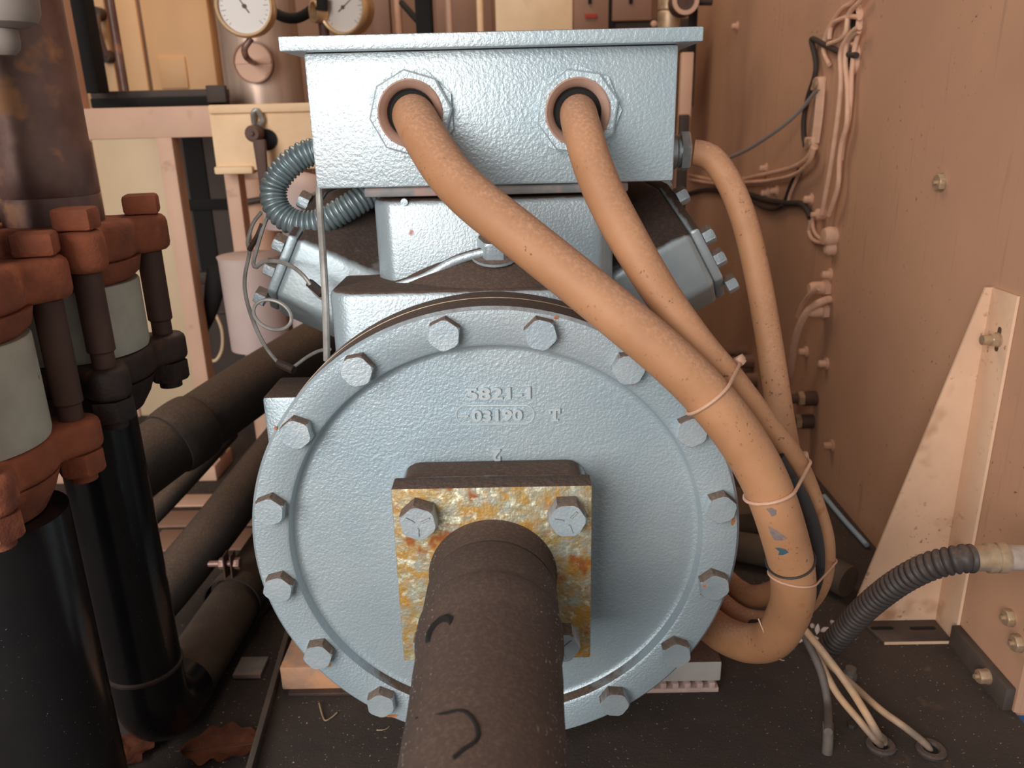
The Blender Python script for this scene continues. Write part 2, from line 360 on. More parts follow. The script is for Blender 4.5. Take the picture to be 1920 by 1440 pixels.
for k in range(16):
    t = PI/2+PI/16-k*PI/8+A0
    c = RC+V((RB*math.cos(t), .0, RB*math.sin(t)))
    b = MB(); b.hexhead(c, (0, -1, 0),   .0226, .0105, rot=random.uniform(0, 1), washer=.0)
    obj('cover_bolt', b, 'bolt', comp)
# crankcase
b = MB()
b.lathe([(0, .0315), (.1995, .0315), (.1995, .056), (.190, .066), (.178, .082), (.178, .48), (0, .48)], RC, YA, 120)
b.prism([(-.134+.024*(1-math.cos(k*PI/16)), .054+.024*(1-math.sin(k*PI/16))) for k in range(9)]+[(.10, .054), (.10, .46), (-.134, .46)], (0, 0, .30), (1, 0, 0), (0, 1, 0), (0, 0, .136), .006, 3)
b.lathe([(0, .0565), (.143, .0565), (.168, .0980), (.168, .0995), (0, .0995)], (0.006, 0, .291), YA, 120)
lx = AY(490, 745, .09); b.box((lx.x, .09, .16), (-.17, .15, lx.z), .004)
b.box((-.15, .10, .03), (.15, .42, .12), .01)
obj('crankcase', b, 'paint', comp)
b = MB(); b.lathe([(.1997, .0300), (.2003, .0302), (.2003, .0315), (.1997, .0315), (.1997, .0300)], RC, YA, 140)
obj('cover_gasket', b, 'fitting', comp)
# neck that carries the terminal box, with the arched collar and plug
b = MB()
b.prism([(-.100, .120), (-.085, .100), (.092, .100), (.107, .120), (.107, .36), (-.100, .36)], (0, 0, .40), (1, 0, 0), (0, 1, 0), (0, 0, .104), .006, 3)
arch = YS([(745, 535, .096), (800, 517, .094), (850, 490, .092), (900, 474, .090), (930, 470, .089), (960, 472, .090), (1010, 487, .092), (1060, 510, .094)])
b.tube(arch, .0042, 12)
obj('terminal_neck', b, 'paint', comp)
b = MB(); c = AY(928, 482, .085)
b.hexhead(c+V((0, .012, 0)), (0, -.35, .94), .026, .017, rot=.5, washer=.021); obj('plug_bolt', b, 'bolt', comp)
b = MB(); b.box(AY(683, 371, .096), V((AY(1178, 371, .096).x, .38, .5150)), .002)
obj('gasket_plate', b, 'gasket', comp)
b = MB(); c = AY(758, 379, .1); b.lathe([(0, -.001), (.003, -.001), (.0034, .004), (0, .004)], c, YA, 14); obj('rivet', b, 'bolt', comp)
# cylinder heads
def head(side, corner_px, ang, Y0):
    """corner_px: outer ends of the front face (top, bottom) in the photograph"""
    p, q = AY(*corner_px[0], Y0), AY(*corner_px[1], Y0)
    ax = V((side*math.cos(ang), 0, math.sin(ang))); t = V((-side*math.sin(ang), 0, math.cos(ang)))
    mid = (p+q)/2; hw = abs((p-q).dot(t))/2
    Lh = .13
    o = mid-ax*Lh
    poly = [(-hw, 0), (hw, 0), (hw+.042, .055), (hw+.042, .20), (-hw-.030, .20), (-hw-.030, .045)]
    b = MB(); b.prism(poly, o, t, V((0, 1, 0)), ax*(Lh-.009), .006, 3)
    h = obj('cylinder_head', b, 'cast', comp)
    b = MB(); b.prism([(x*.97, y*.97+.003) for x, y in poly], o+ax*(Lh-.0088), t, V((0, 1, 0)), ax*.0088, .002); obj('head_cover', b, 'cast', h)
    for x, y in ((-hw-.012, .018), (hw*.55, .010), (hw+.025, .045), (-hw-.018, .10), (hw+.03, .12), (hw+.03, .18), (-hw*.35, .012)):
        b = MB(); b.hexhead(o+ax*(Lh+.0001)+t*x+V((0, y, 0)), ax, .0155, .010, rot=.4); obj('head_bolt', b, 'bolt', h)
head(-1, ((540, 440), (497, 545)), math.radians(27), .13)
head(1, ((1306, 430), (1364, 520)), math.radians(29), .14)
# feet
b = MB(); p = AY(530, 1300, .11); b.box((p.x, .11, .004), (-.08, .24, .032), .002); obj('mounting_foot', b, 'peel', comp, label='mounting foot with peeling orange paint')
b = MB(); p = AY(1350, 1295, .102); b.box((.08, .102, .012), (p.x, .24, .036), .002); obj('mounting_foot', b, 'whitefoot', comp, label='pale painted mounting foot')
b = MB(); b.box((.06, .100, 0), (p.x-.002, .22, .0055), .0008)
for k in range(9): b.box((p.x-.012-k*.0125, .0995, .0050), (p.x-.006-k*.0125, .21, .0118), .0005)
obj('toothed_rubber_strip', b, 'pinkrubber', label='pinkish toothed rubber strip under the right compressor foot', cat='strip')
b = MB(); b.box((-.225, .104, 0), (-.10, .25, .0042), .0008); obj('shim_plate', b, 'rustdark', label='thin brown shim plate under the left compressor foot', cat='plate')

# ================================================================== TERMINAL BOX
YB = .09
bl, br_ = -.1405, .1510
tb = thing('terminal_box', (0, .2, .5152), 'silver rectangular terminal box with two front cable entries on top of the compressor', 'junction box')
b = MB(); b.box((bl, YB, .5153), (br_, .36, .6185), .0022, 2); obj('box_body', b, 'box', tb)
b = MB(); b.box((bl-.0145, YB-.015, .6188), (br_+.0155, .375, .6295), .0012, 2); obj('box_lid', b, 'box', tb)
for (px, py, r1, r2) in ((772, 213, .1, .42), (1082, 210, .25, .02)):
    c = AY(px, py, YB)
    b = MB()
    def ring6(R1, R0, y0, y1, rot, n=6):
        b.lathe([(R0, y0), (R1, y0), (R1, y1*.8+y0*.2), (R1*.965, y1), (R0, y1), (R0, y0)], c, (0, -1, 0), n, a0=rot)
    R = .0355
    b.lathe([(.0255, .0001), (R*.985, .0001), (R*.985, .004), (.0255, .004), (.0255, .0001)], c, (0, -1, 0), 8, a0=r2)
    nut = obj('lock_nut', b, 'box', tb)
    b = MB(); b.lathe([(.0262, .0041), (R*.93, .0041), (R*.93, .0080), (R*.89, .0092), (.0262, .0092), (.0262, .0041)], c, (0, -1, 0), 8, a0=r1)
    obj('hub_nut', b, 'box', tb)
    b = MB(); b.lathe([(.0185, .001), (.0258, .001), (.0258, .0092), (.0245, .0102), (.0222, .0082), (.0195, .0052), (.0185, .001)], c, (0, -1, 0), 48)
    obj('bushing', b, 'bush', tb)
    b = MB(); b.lathe([(0, .0004), (.0184, .0004), (.0184, .0038), (.0170, .0026), (0, .0026)], c, (0, -1, 0), 40); obj('black_seal', b, 'black', tb)
cg = V((br_, AY(1290, 283, .15).y, AY(1292, 284, .15).z))
b = MB(); b.lathe([(0, .0001), (.0135, .0001), (.0150, .002), (.0150, .012), (.0135, .0135), (.0135, .016), (0, .016)], cg, (1, 0, 0), 32); gl = obj('side_gland', b, 'steel', tb)
b = MB(); b.lathe([(0, .0161), (.0178, .0161), (.0178, .0225), (.0165, .0240), (0, .0240)], cg, (1, 0, 0), 6, a0=.3); obj('gland_nut', b, 'steel', gl)

# ================================================================== FLANGED PIPE COMING TOWARD THE CAMERA
fp = thing('flanged_pipe', (0, -.2, .18), 'dusty brown pipe running forward from a rusty square flange on the end cover', 'pipe')
b = MB(); b.box((-.0740, -.0500, .1605), (.0740, -.0296, .3113), .0016, 2); fl = obj('flange_plate', b, 'plate', fp, label='rusty yellow square flange plate')
for sx in (-1, 1):
    for sz in (-1, 1):
        c = V((sx*.0535 + (.0 if sz > 0 else sx*-.003), -.0500, .2358+sz*.0545))
        if sx > 0 and sz > 0: c.x += .0015
        b = MB(); b.hexhead(c, (0, -1, 0), .0250, .0150, rot=(.5 if sx > 0 else .15)+sz*.05, marks=3); obj('flange_bolt', b, 'bolt', fp)
def yring(prof, name, m, dx=0):
    b = MB(); b.lathe(prof, (-.001, -.050, .2360), (-.004, -1, -.004), 72); return obj(name, b, m, fp)
yring([(0, .0002), (.0490, .0002), (.0478, .004), (.0474, .022), (.0470, .0265), (0, .0265)], 'pipe_stub', 'pipe')
yring([(0, .0262), (.0462, .0262), (.0478, .031), (.0480, .060), (.0474, .0715), (0, .0715)], 'coupling_sleeve', 'pipe')
pr = [(0, .070), (.0472, .070), (.0472, .080)]
pr += [(.0442+.0004*math.sin(k*1.7), .090+k*.018) for k in range(25)]
mp = yring([(0, .0705), (.0490, .0705), (.0496, .075), (.0494, .088), (.0482, .094)] + [(.0470-.0022*min(1, k/8)+.0003*math.sin(k*1.7), .103+k*.018) for k in range(24)] + [(0, .52)], 'pipe_run', 'pipe')
# crack and dent on the wrap (thin dark grooves lying in the skin)
def on_pipe(px, py):
    r = ray(px, py); lo, hi = .1, 1.2
    for k in range(4000):
        t = .2+k*.00025; q = CAM+r*t
        ax = V((-.001-.004*(-q.y-.05), q.y, .2360-.004*(-q.y-.05)))
        if math.hypot(q.x-ax.x, q.z-ax.z) < (.0490 if q.y > -.147 else .0452): return q
    return q
b = MB(); b.tube([on_pipe(*q) for q in ((782, 1348), (830, 1340), (865, 1334), (885, 1346), (896, 1370), (892, 1390), (870, 1405), (850, 1422))], .0013, 6, .002); obj('surface_crack', b, 'crack', fp, label='dark curved crack')
b = MB(); q = on_pipe(826, 1183); b.lathe([(0, -.004), (.010, -.003), (.0115, .0008), (.0090, .0022), (.0060, .0012), (.0045, -.0005), (0, .0014)], q, V((-.55, -.2, .8)), 11); obj('torn_wrap', b, 'crack', fp, label='torn dark hole in the wrap')

# ================================================================== CABLES
def cable(name, L, r, m, label, cat='cable', group=None, seg=28, parent=None, step=.006, rib=None):
    b = MB(); b.tube(YS(L), r, seg, step, rib=rib); return obj(name, b, m, parent, label, cat, group)
C1 = [(772, 214, .125), (778, 222, .082), (797, 258, .055), (836, 318, .032), (885, 370, .012), (962, 432, -.004), (1062, 512, -.020), (1160, 592, -.034), (1250, 668, -.044), (1322, 738, -.050), (1386, 818, -.054), (1434, 902, -.054), (1466, 990, -.050), (1486, 1075, -.040), (1482, 1140, -.025), (1450, 1196, -.004), (1405, 1206, .022), (1362, 1192, .055), (1330, 1170, .09), (1290, 1140, .13)]
cable1 = cable('power_cable', C1, .0172, 'cable', 'thick tan power cable leaving the left front entry of the terminal box')
C2 = [(1084, 206, .125), (1085, 216, .082), (1092, 245, .056), (1112, 312, .036), (1142, 382, .022), (1190, 470, .006), (1246, 560, -.008), (1310, 646, -.018), (1372, 716, -.024), (1432, 792, -.024), (1488, 866, -.016), (1522, 945, -.004), (1542, 1015, .006), (1540, 1075, .016), (1523, 1116, .030), (1492, 1145, .048), (1442, 1164, .070), (1396, 1158, .094), (1362, 1136, .122), (1338, 1108, .16)]
cable('power_cable', C2, lambda t: .0148-.0050*min(1, max(0, (t-.22)/.26)), 'cable', 'tan power cable leaving the right front entry of the terminal box')
C3 = [(1300, 286, .152), (1318, 289, .150), (1340, 302, .145), (1370, 348, .135), (1398, 422, .120), (1420, 515, .105), (1438, 615, .085), (1452, 705, .066), (1466, 795, .050), (1480, 870, .045), (1498, 950, .050), (1506, 1030, .066), (1492, 1078, .08), (1455, 1108, .10), (1412, 1118, .122), (1382, 1104, .155), (1362, 1086, .19)]
cable('power_cable', C3, .0112, 'cable', 'thinner tan cable curving down from the side gland of the terminal box')
CB = [(1452, 860, -.032), (1462, 877, -.033), (1478, 902, -.032), (1500, 938, -.028), (1521, 996, -.023), (1528, 1055, -.014), (1520, 1102, .002), (1500, 1140, .018), (1470, 1163, .031), (1430, 1177, .046), (1412, 1177, .055)]
cable('power_cable', CB, .0078, 'cable_black', 'black cable lying between the two tan strands at the right of the end cover')
# grey and teal paint smears on the thick cable
PC1 = resample(YS(C1), .003)
def on_cable(px, py, P, rad):
    r = ray(px, py); t = .35
    for k in range(60):
        q = CAM+r*t; d = min((q-p).length for p in P)-rad
        t += d/r.length*.95
        if abs(d) < 1e-5: break
    return CAM+r*t-r.normalized()*.0002
def smear(outline, m, name, label):
    cx_ = sum(p[0] for p in outline)/len(outline); cy_ = sum(p[1] for p in outline)/len(outline)
    bm = bmesh.new(); rings = []
    for f in (1.0, .66, .33):
        rings.append([bm.verts.new(on_cable(cx_+(x-cx_)*f, cy_+(y-cy_)*f, PC1, .0172)) for x, y in outline])
    c = bm.verts.new(on_cable(cx_, cy_, PC1, .0172)); n = len(outline)
    for A, B in zip(rings, rings[1:]):
        for k in range(n): bm.faces.new((A[k], A[(k+1) % n], B[(k+1) % n], B[k]))
    for k in range(n): bm.faces.new((rings[-1][k], rings[-1][(k+1) % n], c))
    b = MB(); b._join(bm); obj(name, b, m, cable1, label)
smear([(1436, 954), (1446, 952), (1456, 957), (1455, 966), (1447, 969), (1443, 962)], 'smear', 'grey_smear', 'small grey smear')
smear([(1440, 986), (1455, 994), (1468, 1003), (1477, 1009), (1466, 1014), (1452, 1013), (1445, 1002)], 'smear', 'grey_smear', 'large grey smear')
smear([(1452, 1027), (1462, 1027), (1473, 1030), (1479, 1036), (1468, 1041), (1459, 1041), (1461, 1034)], 'teal', 'teal_smear', 'teal paint smear')
# cable ties: each strap is the outline of the cables it holds
def near(L, r, px, py):
    P = resample(YS(L), .004); best = None
    for k, p in enumerate(P):
        q = p-CAM; d = q.dot(FWD); x, y = 960+FPX*q.dot(RIGHT)/d, 720-FPX*q.dot(UP)/d
        e = math.hypot(x-px, y-py)
        if best is None or e < best[0]: best = (e, k, p)
    e, k, p = best; t = (P[min(k+1, len(P)-1)]-P[max(k-1, 0)]).normalized()
    return p, t, (r(k/(len(P)-1)) if callable(r) else r)
def hull(pts):
    pts = sorted(pts); out = []
    for seq in (pts, pts[::-1]):
        h = []
        for p in seq:
            while len(h) > 1 and (h[-1][0]-h[-2][0])*(p[1]-h[-2][1])-(h[-1][1]-h[-2][1])*(p[0]-h[-2][0]) <= 0: h.pop()
            h.append(p)
        out += h[:-1]
    return out
def tie(cabs, label, headpx=None, r=.0013, name='cable_tie', m='tie'):
    C = [near(*c) for c in cabs]
    o = C[0][0]; e1 = (C[-1][0]-o).normalized() if len(C) > 1 else C[0][1].orthogonal().normalized()
    T = C[0][1]; n = (T-e1*T.dot(e1)).normalized(); e2 = n.cross(e1)
    pts = []
    for p, t, rad in C:
        cx_, cy_ = (p-o).dot(e1), (p-o).dot(e2)
        for k in range(36):
            a = 2*PI*k/36; d = e1*math.cos(a)+e2*math.sin(a); R_ = min(rad*1.7, rad/math.sqrt(max(.2, 1-d.dot(t)**2)))+r*.9
            pts.append((cx_+R_*math.cos(a), cy_+R_*math.sin(a)))
    H = hull(pts); L = [o+e1*x+e2*y for x, y in H]
    P = []
    for k, p in enumerate(L):
        q = L[(k+1) % len(L)]; mm = max(1, int((q-p).length/.004))
        P += [p+(q-p)*(i/mm) for i in range(mm)]
    t = thing(name, P[0], label, 'cable tie')
    b = MB(); b.tube(P, r, 8, .01, closed=True); obj('strap', b, m, t)
    if headpx:
        def scr(p): q = p-CAM; d = q.dot(FWD); return math.hypot(960+FPX*q.dot(RIGHT)/d-headpx[0], 720-FPX*q.dot(UP)/d-headpx[1])+d*20
        c = min(P, key=scr); u = ((c-o)-n*(c-o).dot(n)).normalized(); v = n.cross(u)
        b = MB(); b.prism([(-.004, -.0035), (.004, -.0035), (.004, .0035), (-.004, .0035)], c+u*.0002, v, n, u*.0062, .0009); b.prism([(-.0014, -.0022), (.0014, -.0022), (.0014, .0022), (-.0014, .0022)], c+u*.006, v, n, u*.004)
        obj('tie_head', b, m, t)
R2 = lambda t: .0148-.0050*min(1, max(0, (t-.22)/.26))
tie([(C1, .0172, 1330, 748), (C2, R2, 1362, 704)], 'pale cable tie round two cables beside the upper right cover bolts', (1378, 672))
tie([(C1, .0172, 1446, 924), (C2, R2, 1490, 872)], 'pale cable tie round the cables beside the widest right edge of the end cover', (1503, 850))
tie([(C1, .0172, 1488, 1080), (C2, R2, 1541, 1046)], 'thin pink tie low on the cable bundle above the floor', None, .0009)
tie([(C1, .0172, 1484, 1052)], 'thin black band round the thick tan cable', None, .0009, 'cable_band', 'cable_black')
b = MB(); b.tube(YS([(1422, 1160, -.012), (1432, 1185, -.018), (1445, 1215, -.020), (1462, 1236, -.014), (1470, 1238, -.008)]), .0006, 6); obj('twine', b, 'tie', None, 'thin pale string hanging over the lowest cable loop', 'string')

# ================================================================== CORRUGATED CONDUIT BEHIND THE BOX
L = [(600, 282, .17), (585, 285, .17), (560, 296, .168), (530, 322, .165), (513, 355, .162), (520, 392, .158), (550, 416, .155), (595, 418, .155), (640, 396, .158), (680, 372, .165), (715, 350, .175), (730, 335, .19)]
b = MB(); b.tube(YS(L), .0112, 24, .00055, rib=(.0047, .0012)); obj('flexible_conduit', b, 'hose', None, 'grey-green corrugated flexible conduit looping beside the terminal box', 'conduit')

# thin tubes and wires on the left
cable('sensor_tube', [(598, 350, .105), (600, 395, .10), (605, 470, .080), (610, 560, .068), (612, 630, .066), (613, 676, .066)], .0030, 'wiresilver', 'thin silver tube hanging from the terminal box corner to the end cover rim', 'tube', seg=10)
cable('capillary_wire', [(490, 398, .20), (474, 420, .20), (464, 455, .195), (468, 472, .19), (459, 520, .18), (462, 560, .17), (478, 610, .16), (498, 650, .15), (520, 678, .145), (534, 690, .14)], .0019, 'wiresilver', 'longest thin wire hanging in front of the pale pipe left of the cylinder head', 'wire', seg=8)
cable('capillary_wire', [(505, 400, .17), (494, 425, .165), (482, 465, .16), (475, 494, .15), (481, 501, .145), (492, 492, .14), (520, 490, .125), (548, 500, .112), (570, 518, .102), (582, 534, .100)], .0019, 'wiresilver', 'thin wire arching over the left cylinder head to the dark clip', 'wire', seg=8)
cc = AY(511, 590, .115)
b = MB(); b.tube([cc+V((  .0165*math.cos(k*PI/10), .006*math.sin(k*PI/10), .0118*math.sin(k*PI/10)-.004*math.cos(k*PI/10))) for k in range(20)], .0017, 8, .003, closed=True); obj('wire_loop', b, 'wiresilver', None, 'round loop of thin wire beside the left cylinder head', 'wire')
cable('capillary_wire', [(548, 690, .138), (575, 670, .13), (598, 658, .11), (618, 655, .08)], .0016, 'wiresilver', 'short thin wire below the left cylinder head', 'wire', seg=8)
cable('wire_clip', [(522, 680, .142), (536, 687, .138), (551, 694, .134)], .0042, 'rustdark', 'rusty wire clip joined to the lower thin wires', 'clip', seg=8)
cable('wire_clip', [(580, 530, .104), (592, 540, .100), (605, 552, .096)], .0040, 'wiredark', 'dark wire clip lying against the left cylinder head', 'clip', seg=6)
cable('wire_clip', [(492, 420, .166), (484, 440, .166), (468, 468, .172)], .0028, 'rustdark', 'dark twist tie holding the thin wires together', 'clip', seg=6)
cable('capillary_wire', [(608, 562, .094), (597, 556, .098), (580, 538, .104)], .0014, 'wiresilver', 'short wire tail at the dark clip', 'wire', seg=6)

# ================================================================== BOLTED PIPE UNIONS ON THE LEFT
def lobed(angs, R0, RBc, rl, n=144):
    out = []
    for k in range(n):
        t = 2*PI*k/n; r = R0
        for a in angs:
            d = (t-a+PI) % (2*PI)-PI; s = RBc*math.sin(d)
            if abs(d) < PI/2 and abs(s) < rl: r = max(r, RBc*math.cos(d)+math.sqrt(rl*rl-s*s))
        out.append(r)
    for _ in range(3): out = [(out[k-1]+out[k]+out[(k+1) % n])/3 for k in range(n)]
    return [(out[k]*math.cos(2*PI*k/n), out[k]*math.sin(2*PI*k/n)) for k in range(n)]
ANG = [math.radians(a) for a in (-49, 45, 131, 225)]
def union(axis, zu, zl, label, m_up, m_lo):
    ax, ay = axis
    t = thing('pipe_union', (ax, ay, zl-.05), label, 'pipe union', 'bolted pipe unions on the left')
    X, Yv, Z = V((1, 0, 0)), V((0, 1, 0)), V((0, 0, 1))
    o = V((ax, ay, 0))
    out = lobed(ANG, .058, .071, .0195)
    b = MB(); b.prism(out, o+Z*(zu-.019), X, Yv, Z*.032, .007, 3); b.lathe([(.050, zu-.036), (.057, zu-.030), (.060, zu-.018), (.04, zu-.018), (.04, zu-.036), (.050, zu-.036)], o, Z, 48)
    obj('upper_flange', b, m_up, t)
    b = MB(); b.prism(out, o+Z*(zl-.016), X, Yv, Z*.026, .006, 3); b.lathe([(.040, zl-.016), (.056, zl-.016), (.050, zl-.032), (.042, zl-.045), (.040, zl-.045), (.040, zl-.016)], o, Z, 48)
    obj('lower_flange', b, m_lo, t)
    b = MB(); b.lathe([(0, zl+.0105), (.0545, zl+.0105), (.0555, zl+.014), (.0555, zu-.038), (.0545, zu-.0365), (0, zu-.0365)], o, Z, 56); obj('sleeve_body', b, 'sleeve', t)
    for k, a in enumerate(ANG):
        c = o+V((.071*math.cos(a), .071*math.sin(a), 0))
        b = MB(); b.lathe([(0, zl+.0102), (.0088, zl+.0102), (.0088, zl+.022), (.0106, zl+.024), (.0106, zu-.0195), (0, zu-.0195)], c, Z, 24)
        bo = obj('through_bolt', b, 'stud', t)
        u = V((math.cos(.12+k*.2), math.sin(.12+k*.2), 0)); v = V((-u.y, u.x, 0))
        b = MB(); b.prism([(-.0142, -.013), (.0142, -.013), (.0142, .013), (-.0142, .013)], c+Z*(zu+.0132), u, v, Z*.017, .0035, 2); obj('square_head', b, m_up, bo)
        b = MB(); b.hexhead(c+Z*(zl-.0162), -Z, .031, .018, rot=.4+k); b.lathe([(.010, .018), (.010, .025), (0, .026)], c+Z*(zl-.0162), -Z, 16)
        obj('hex_nut', b, 'rustdark' if m_lo != 'rust' else m_lo, bo)
    return t
BX, BY = -.357, .085
zuB, zlB = AY(283, 432, .10).z-.003, AY(320, 690, .10).z+.013
union((BX, BY), zuB, zlB, 'dark rusted bolted pipe union with grey sleeve, farther of the two on the left', 'rust', 'rustdark')
AXX, AYY = -.374, -.055
zuA, zlA = AY(95, 520, -.02).z, AY(165, 830, -.02).z+.004
union((AXX, AYY), zuA, zlA, 'orange rusted bolted pipe union at the left edge, nearer of the two', 'rust', 'rust')
def vpipe(name, ax, ay, r, z0, z1, m, label, bands=()):
    b = MB()
    pr = [(0, z0), (r, z0)]
    for zb, dr in bands: pr += [(r, zb-.003), (r+dr, zb-.0012), (r+dr, zb+.0012), (r, zb+.003)]
    b.lathe(pr+[(r, z1), (0, z1)], (ax, ay, 0), (0, 0, 1), 48); return obj(name, b, m, None, label, 'pipe')
# stained copper riser above the farther union
b = MB(); r = .0375; zz = lambda y: AY(100, y, BY-.03).z
b.lathe([(0, zuB+.0132), (r, zuB+.0132), (r, zz(375)), (r-.0007, zz(372)), (r, zz(369)), (r, zz(272)), (r-.0015, zz(266)), (r-.0015, zz(90)), (r-.002, zz(60)), (r-.002, .80), (0, .80)], (BX, BY, 0), (0, 0, 1), 56)
obj('copper_riser', b, 'copper', None, 'stained copper-brown vertical pipe above the farther rusted union', 'pipe')
vpipe('black_riser', AXX, AYY, .046, zuA+.0132, .80, 'insul', 'black vertical pipe above the nearer rusted union at the left edge')
# black downpipes with floor elbows
def downpipe(ax, ay, zt, r, label, run, m2):
    t = thing('black_downpipe', (ax, ay, LF), label, 'pipe')
    zc = LF+r+.004; rb = .045
    b = MB(); b.tube([V((ax, ay, zt)), V((ax, ay, zt*.7)), V((ax, ay, zc+rb+.03))], r, 40, .02); obj('vertical_run', b, 'blackpipe', t)
    b = MB(); b.lathe([(r-.001, -.0035), (r+.0018, -.0012), (r+.0018, .0012), (r-.001, .0035), (r-.001, -.0035)], (ax, ay, zc+rb+.030), (0, 0, 1), 40); obj('weld_bead', b, 'rustdark', t)
    pts = [V((ax, ay, zc+rb+.0298))]+[V((ax, ay+rb-rb*math.cos(k*PI/14), zc+rb-rb*math.sin(k*PI/14))) for k in range(0, 8)]+[V((ax+.002, ay+rb+.02, zc))]
    b = MB(); b.tube(pts, r, 40, .008); obj('floor_elbow', b, 'blackpipe', t)
    b = MB(); b.tube([V((ax+.002, ay+rb+.0202, zc))]+run(zc), r*.93, 36, .02); obj('horizontal_run', b, m2, t)
downpipe(BX, BY, zlB-.046, .0345, 'glossy black downpipe under the farther union turning back along the floor', lambda z: [V((BX+.004, BY+.12, z)), V((BX+.010, BY+.24, z+.001)), V((BX+.014, BY+.36, z+.001)), V((BX+.016, BY+.46, z))], 'dustpipe')
t = thing('black_downpipe', (AXX+.012, AYY, LF), 'glossy black downpipe under the nearer union at the left edge', 'pipe')
b = MB(); b.tube([V((AXX+.012, AYY, zlA-.046)), V((AXX+.012, AYY, .15)), V((AXX+.012, AYY, LF+.0002))], .0455, 44, .02); obj('vertical_run', b, 'blackpipe', t)
b = MB(); b.lathe([(.0445, -.0035), (.0472, -.0012), (.0472, .0012), (.0445, .0035), (.0445, -.0035)], (AXX+.012, AYY, .012), (0, 0, 1), 44); obj('weld_bead', b, 'rustdark', t)
# clamp on the floor run
t = thing('pipe_clamp', (BX+.012, BY+.22, LF), 'dusty two-piece pipe clamp with bolt round the brown floor pipe', 'clamp')
cx_, cy_, cz_ = BX+.0085, BY+.22, LF+.0425
b = MB(); b.lathe([(.0352, -.011), (.0372, -.011), (.0372, .011), (.0352, .011), (.0352, -.011)], (cx_, cy_, cz_), (0.03, 1, 0), 40); obj('strap', b, 'insul', t)
b = MB()
for s in (-.0045, .0045): b.prism([(-.011, .034), (.011, .034), (.009, .066), (-.009, .066)], (cx_+s-.001, cy_, cz_), (0, 1, 0), (0, 0, 1), (.002, 0, 0), .0006)
obj('clamp_ears', b, 'stud', t)
b = MB(); b.hexhead((cx_+.0056, cy_, cz_+.052), (1, 0, 0), .013, .008); b.lathe([(0, 0), (.004, 0), (.004, .034), (0, .034)], (cx_+.0056, cy_, cz_+.052), (-1, 0, 0), 14); b.hexhead((cx_-.0058, cy_, cz_+.052), (-1, 0, 0), .013, .007); obj('clamp_bolt', b, 'copper', t)
# long insulated pipes running back beside the compressor
def runpipe(L, r, m, label, name='insulated_pipe', joint=None):
    t = thing(name, YS(L)[0], label, 'pipe', None)
    b = MB(); b.tube(YS(L), r, 32, .03); obj('pipe_body', b, m, t)
    if joint:
        b = MB(); b.tube(YS(joint), lambda q: r+.0015+.003*math.sin(PI*q)**.4, 32, .006); obj('joint_sleeve', b, m, t)
runpipe([(215, 905, .205), (300, 845, .26), (400, 775, .33), (500, 707, .42), (590, 650, .52), (660, 608, .60)], .037, 'insul', 'thick dark insulated pipe slanting back behind the farther union', joint=[(316, 834, .27), (350, 810, .293), (372, 794, .309)])
runpipe([(240, 1010, .30), (300, 950, .34), (380, 865, .42), (430, 810, .48)], .0135, 'insul', 'slim dark pipe running just below the thick insulated pipe')
runpipe([(270, 1150, .24), (340, 1070, .30), (420, 970, .38), (480, 890, .46), (540, 815, .54)], .031, 'insul', 'middle dark insulated pipe low behind the black downpipe')
runpipe([(420, 1190, .30), (470, 1130, .34), (520, 1070, .40)], .024, 'dustpipe', 'short brown pipe hidden behind the left rim of the end cover', name='floor_pipe')
# grey plastic knob at the upper left corner
t = thing('grey_bulb', AY(20, 60, -.02), 'grey rounded plastic cap at the upper left corner', 'cap')
c = AY(8, 10, -.02)
b = MB(); b.lathe([(0, -.0140), (.010, -.0135), (.0170, -.0105), (.0200, -.005), (.0205, .004), (.0205, .05), (0, .05)], c, (0, 0, 1), 40); obj('bulb_dome', b, 'greycap', t)
b = MB(); b.lathe([(0, -.030), (.006, -.0295), (.0095, -.026), (.0105, -.021), (.0105, -.0140), (0, -.0140)], c+V((-.006, 0, 0)), (0, 0, 1), 32); obj('bulb_neck', b, 'greycap', t)

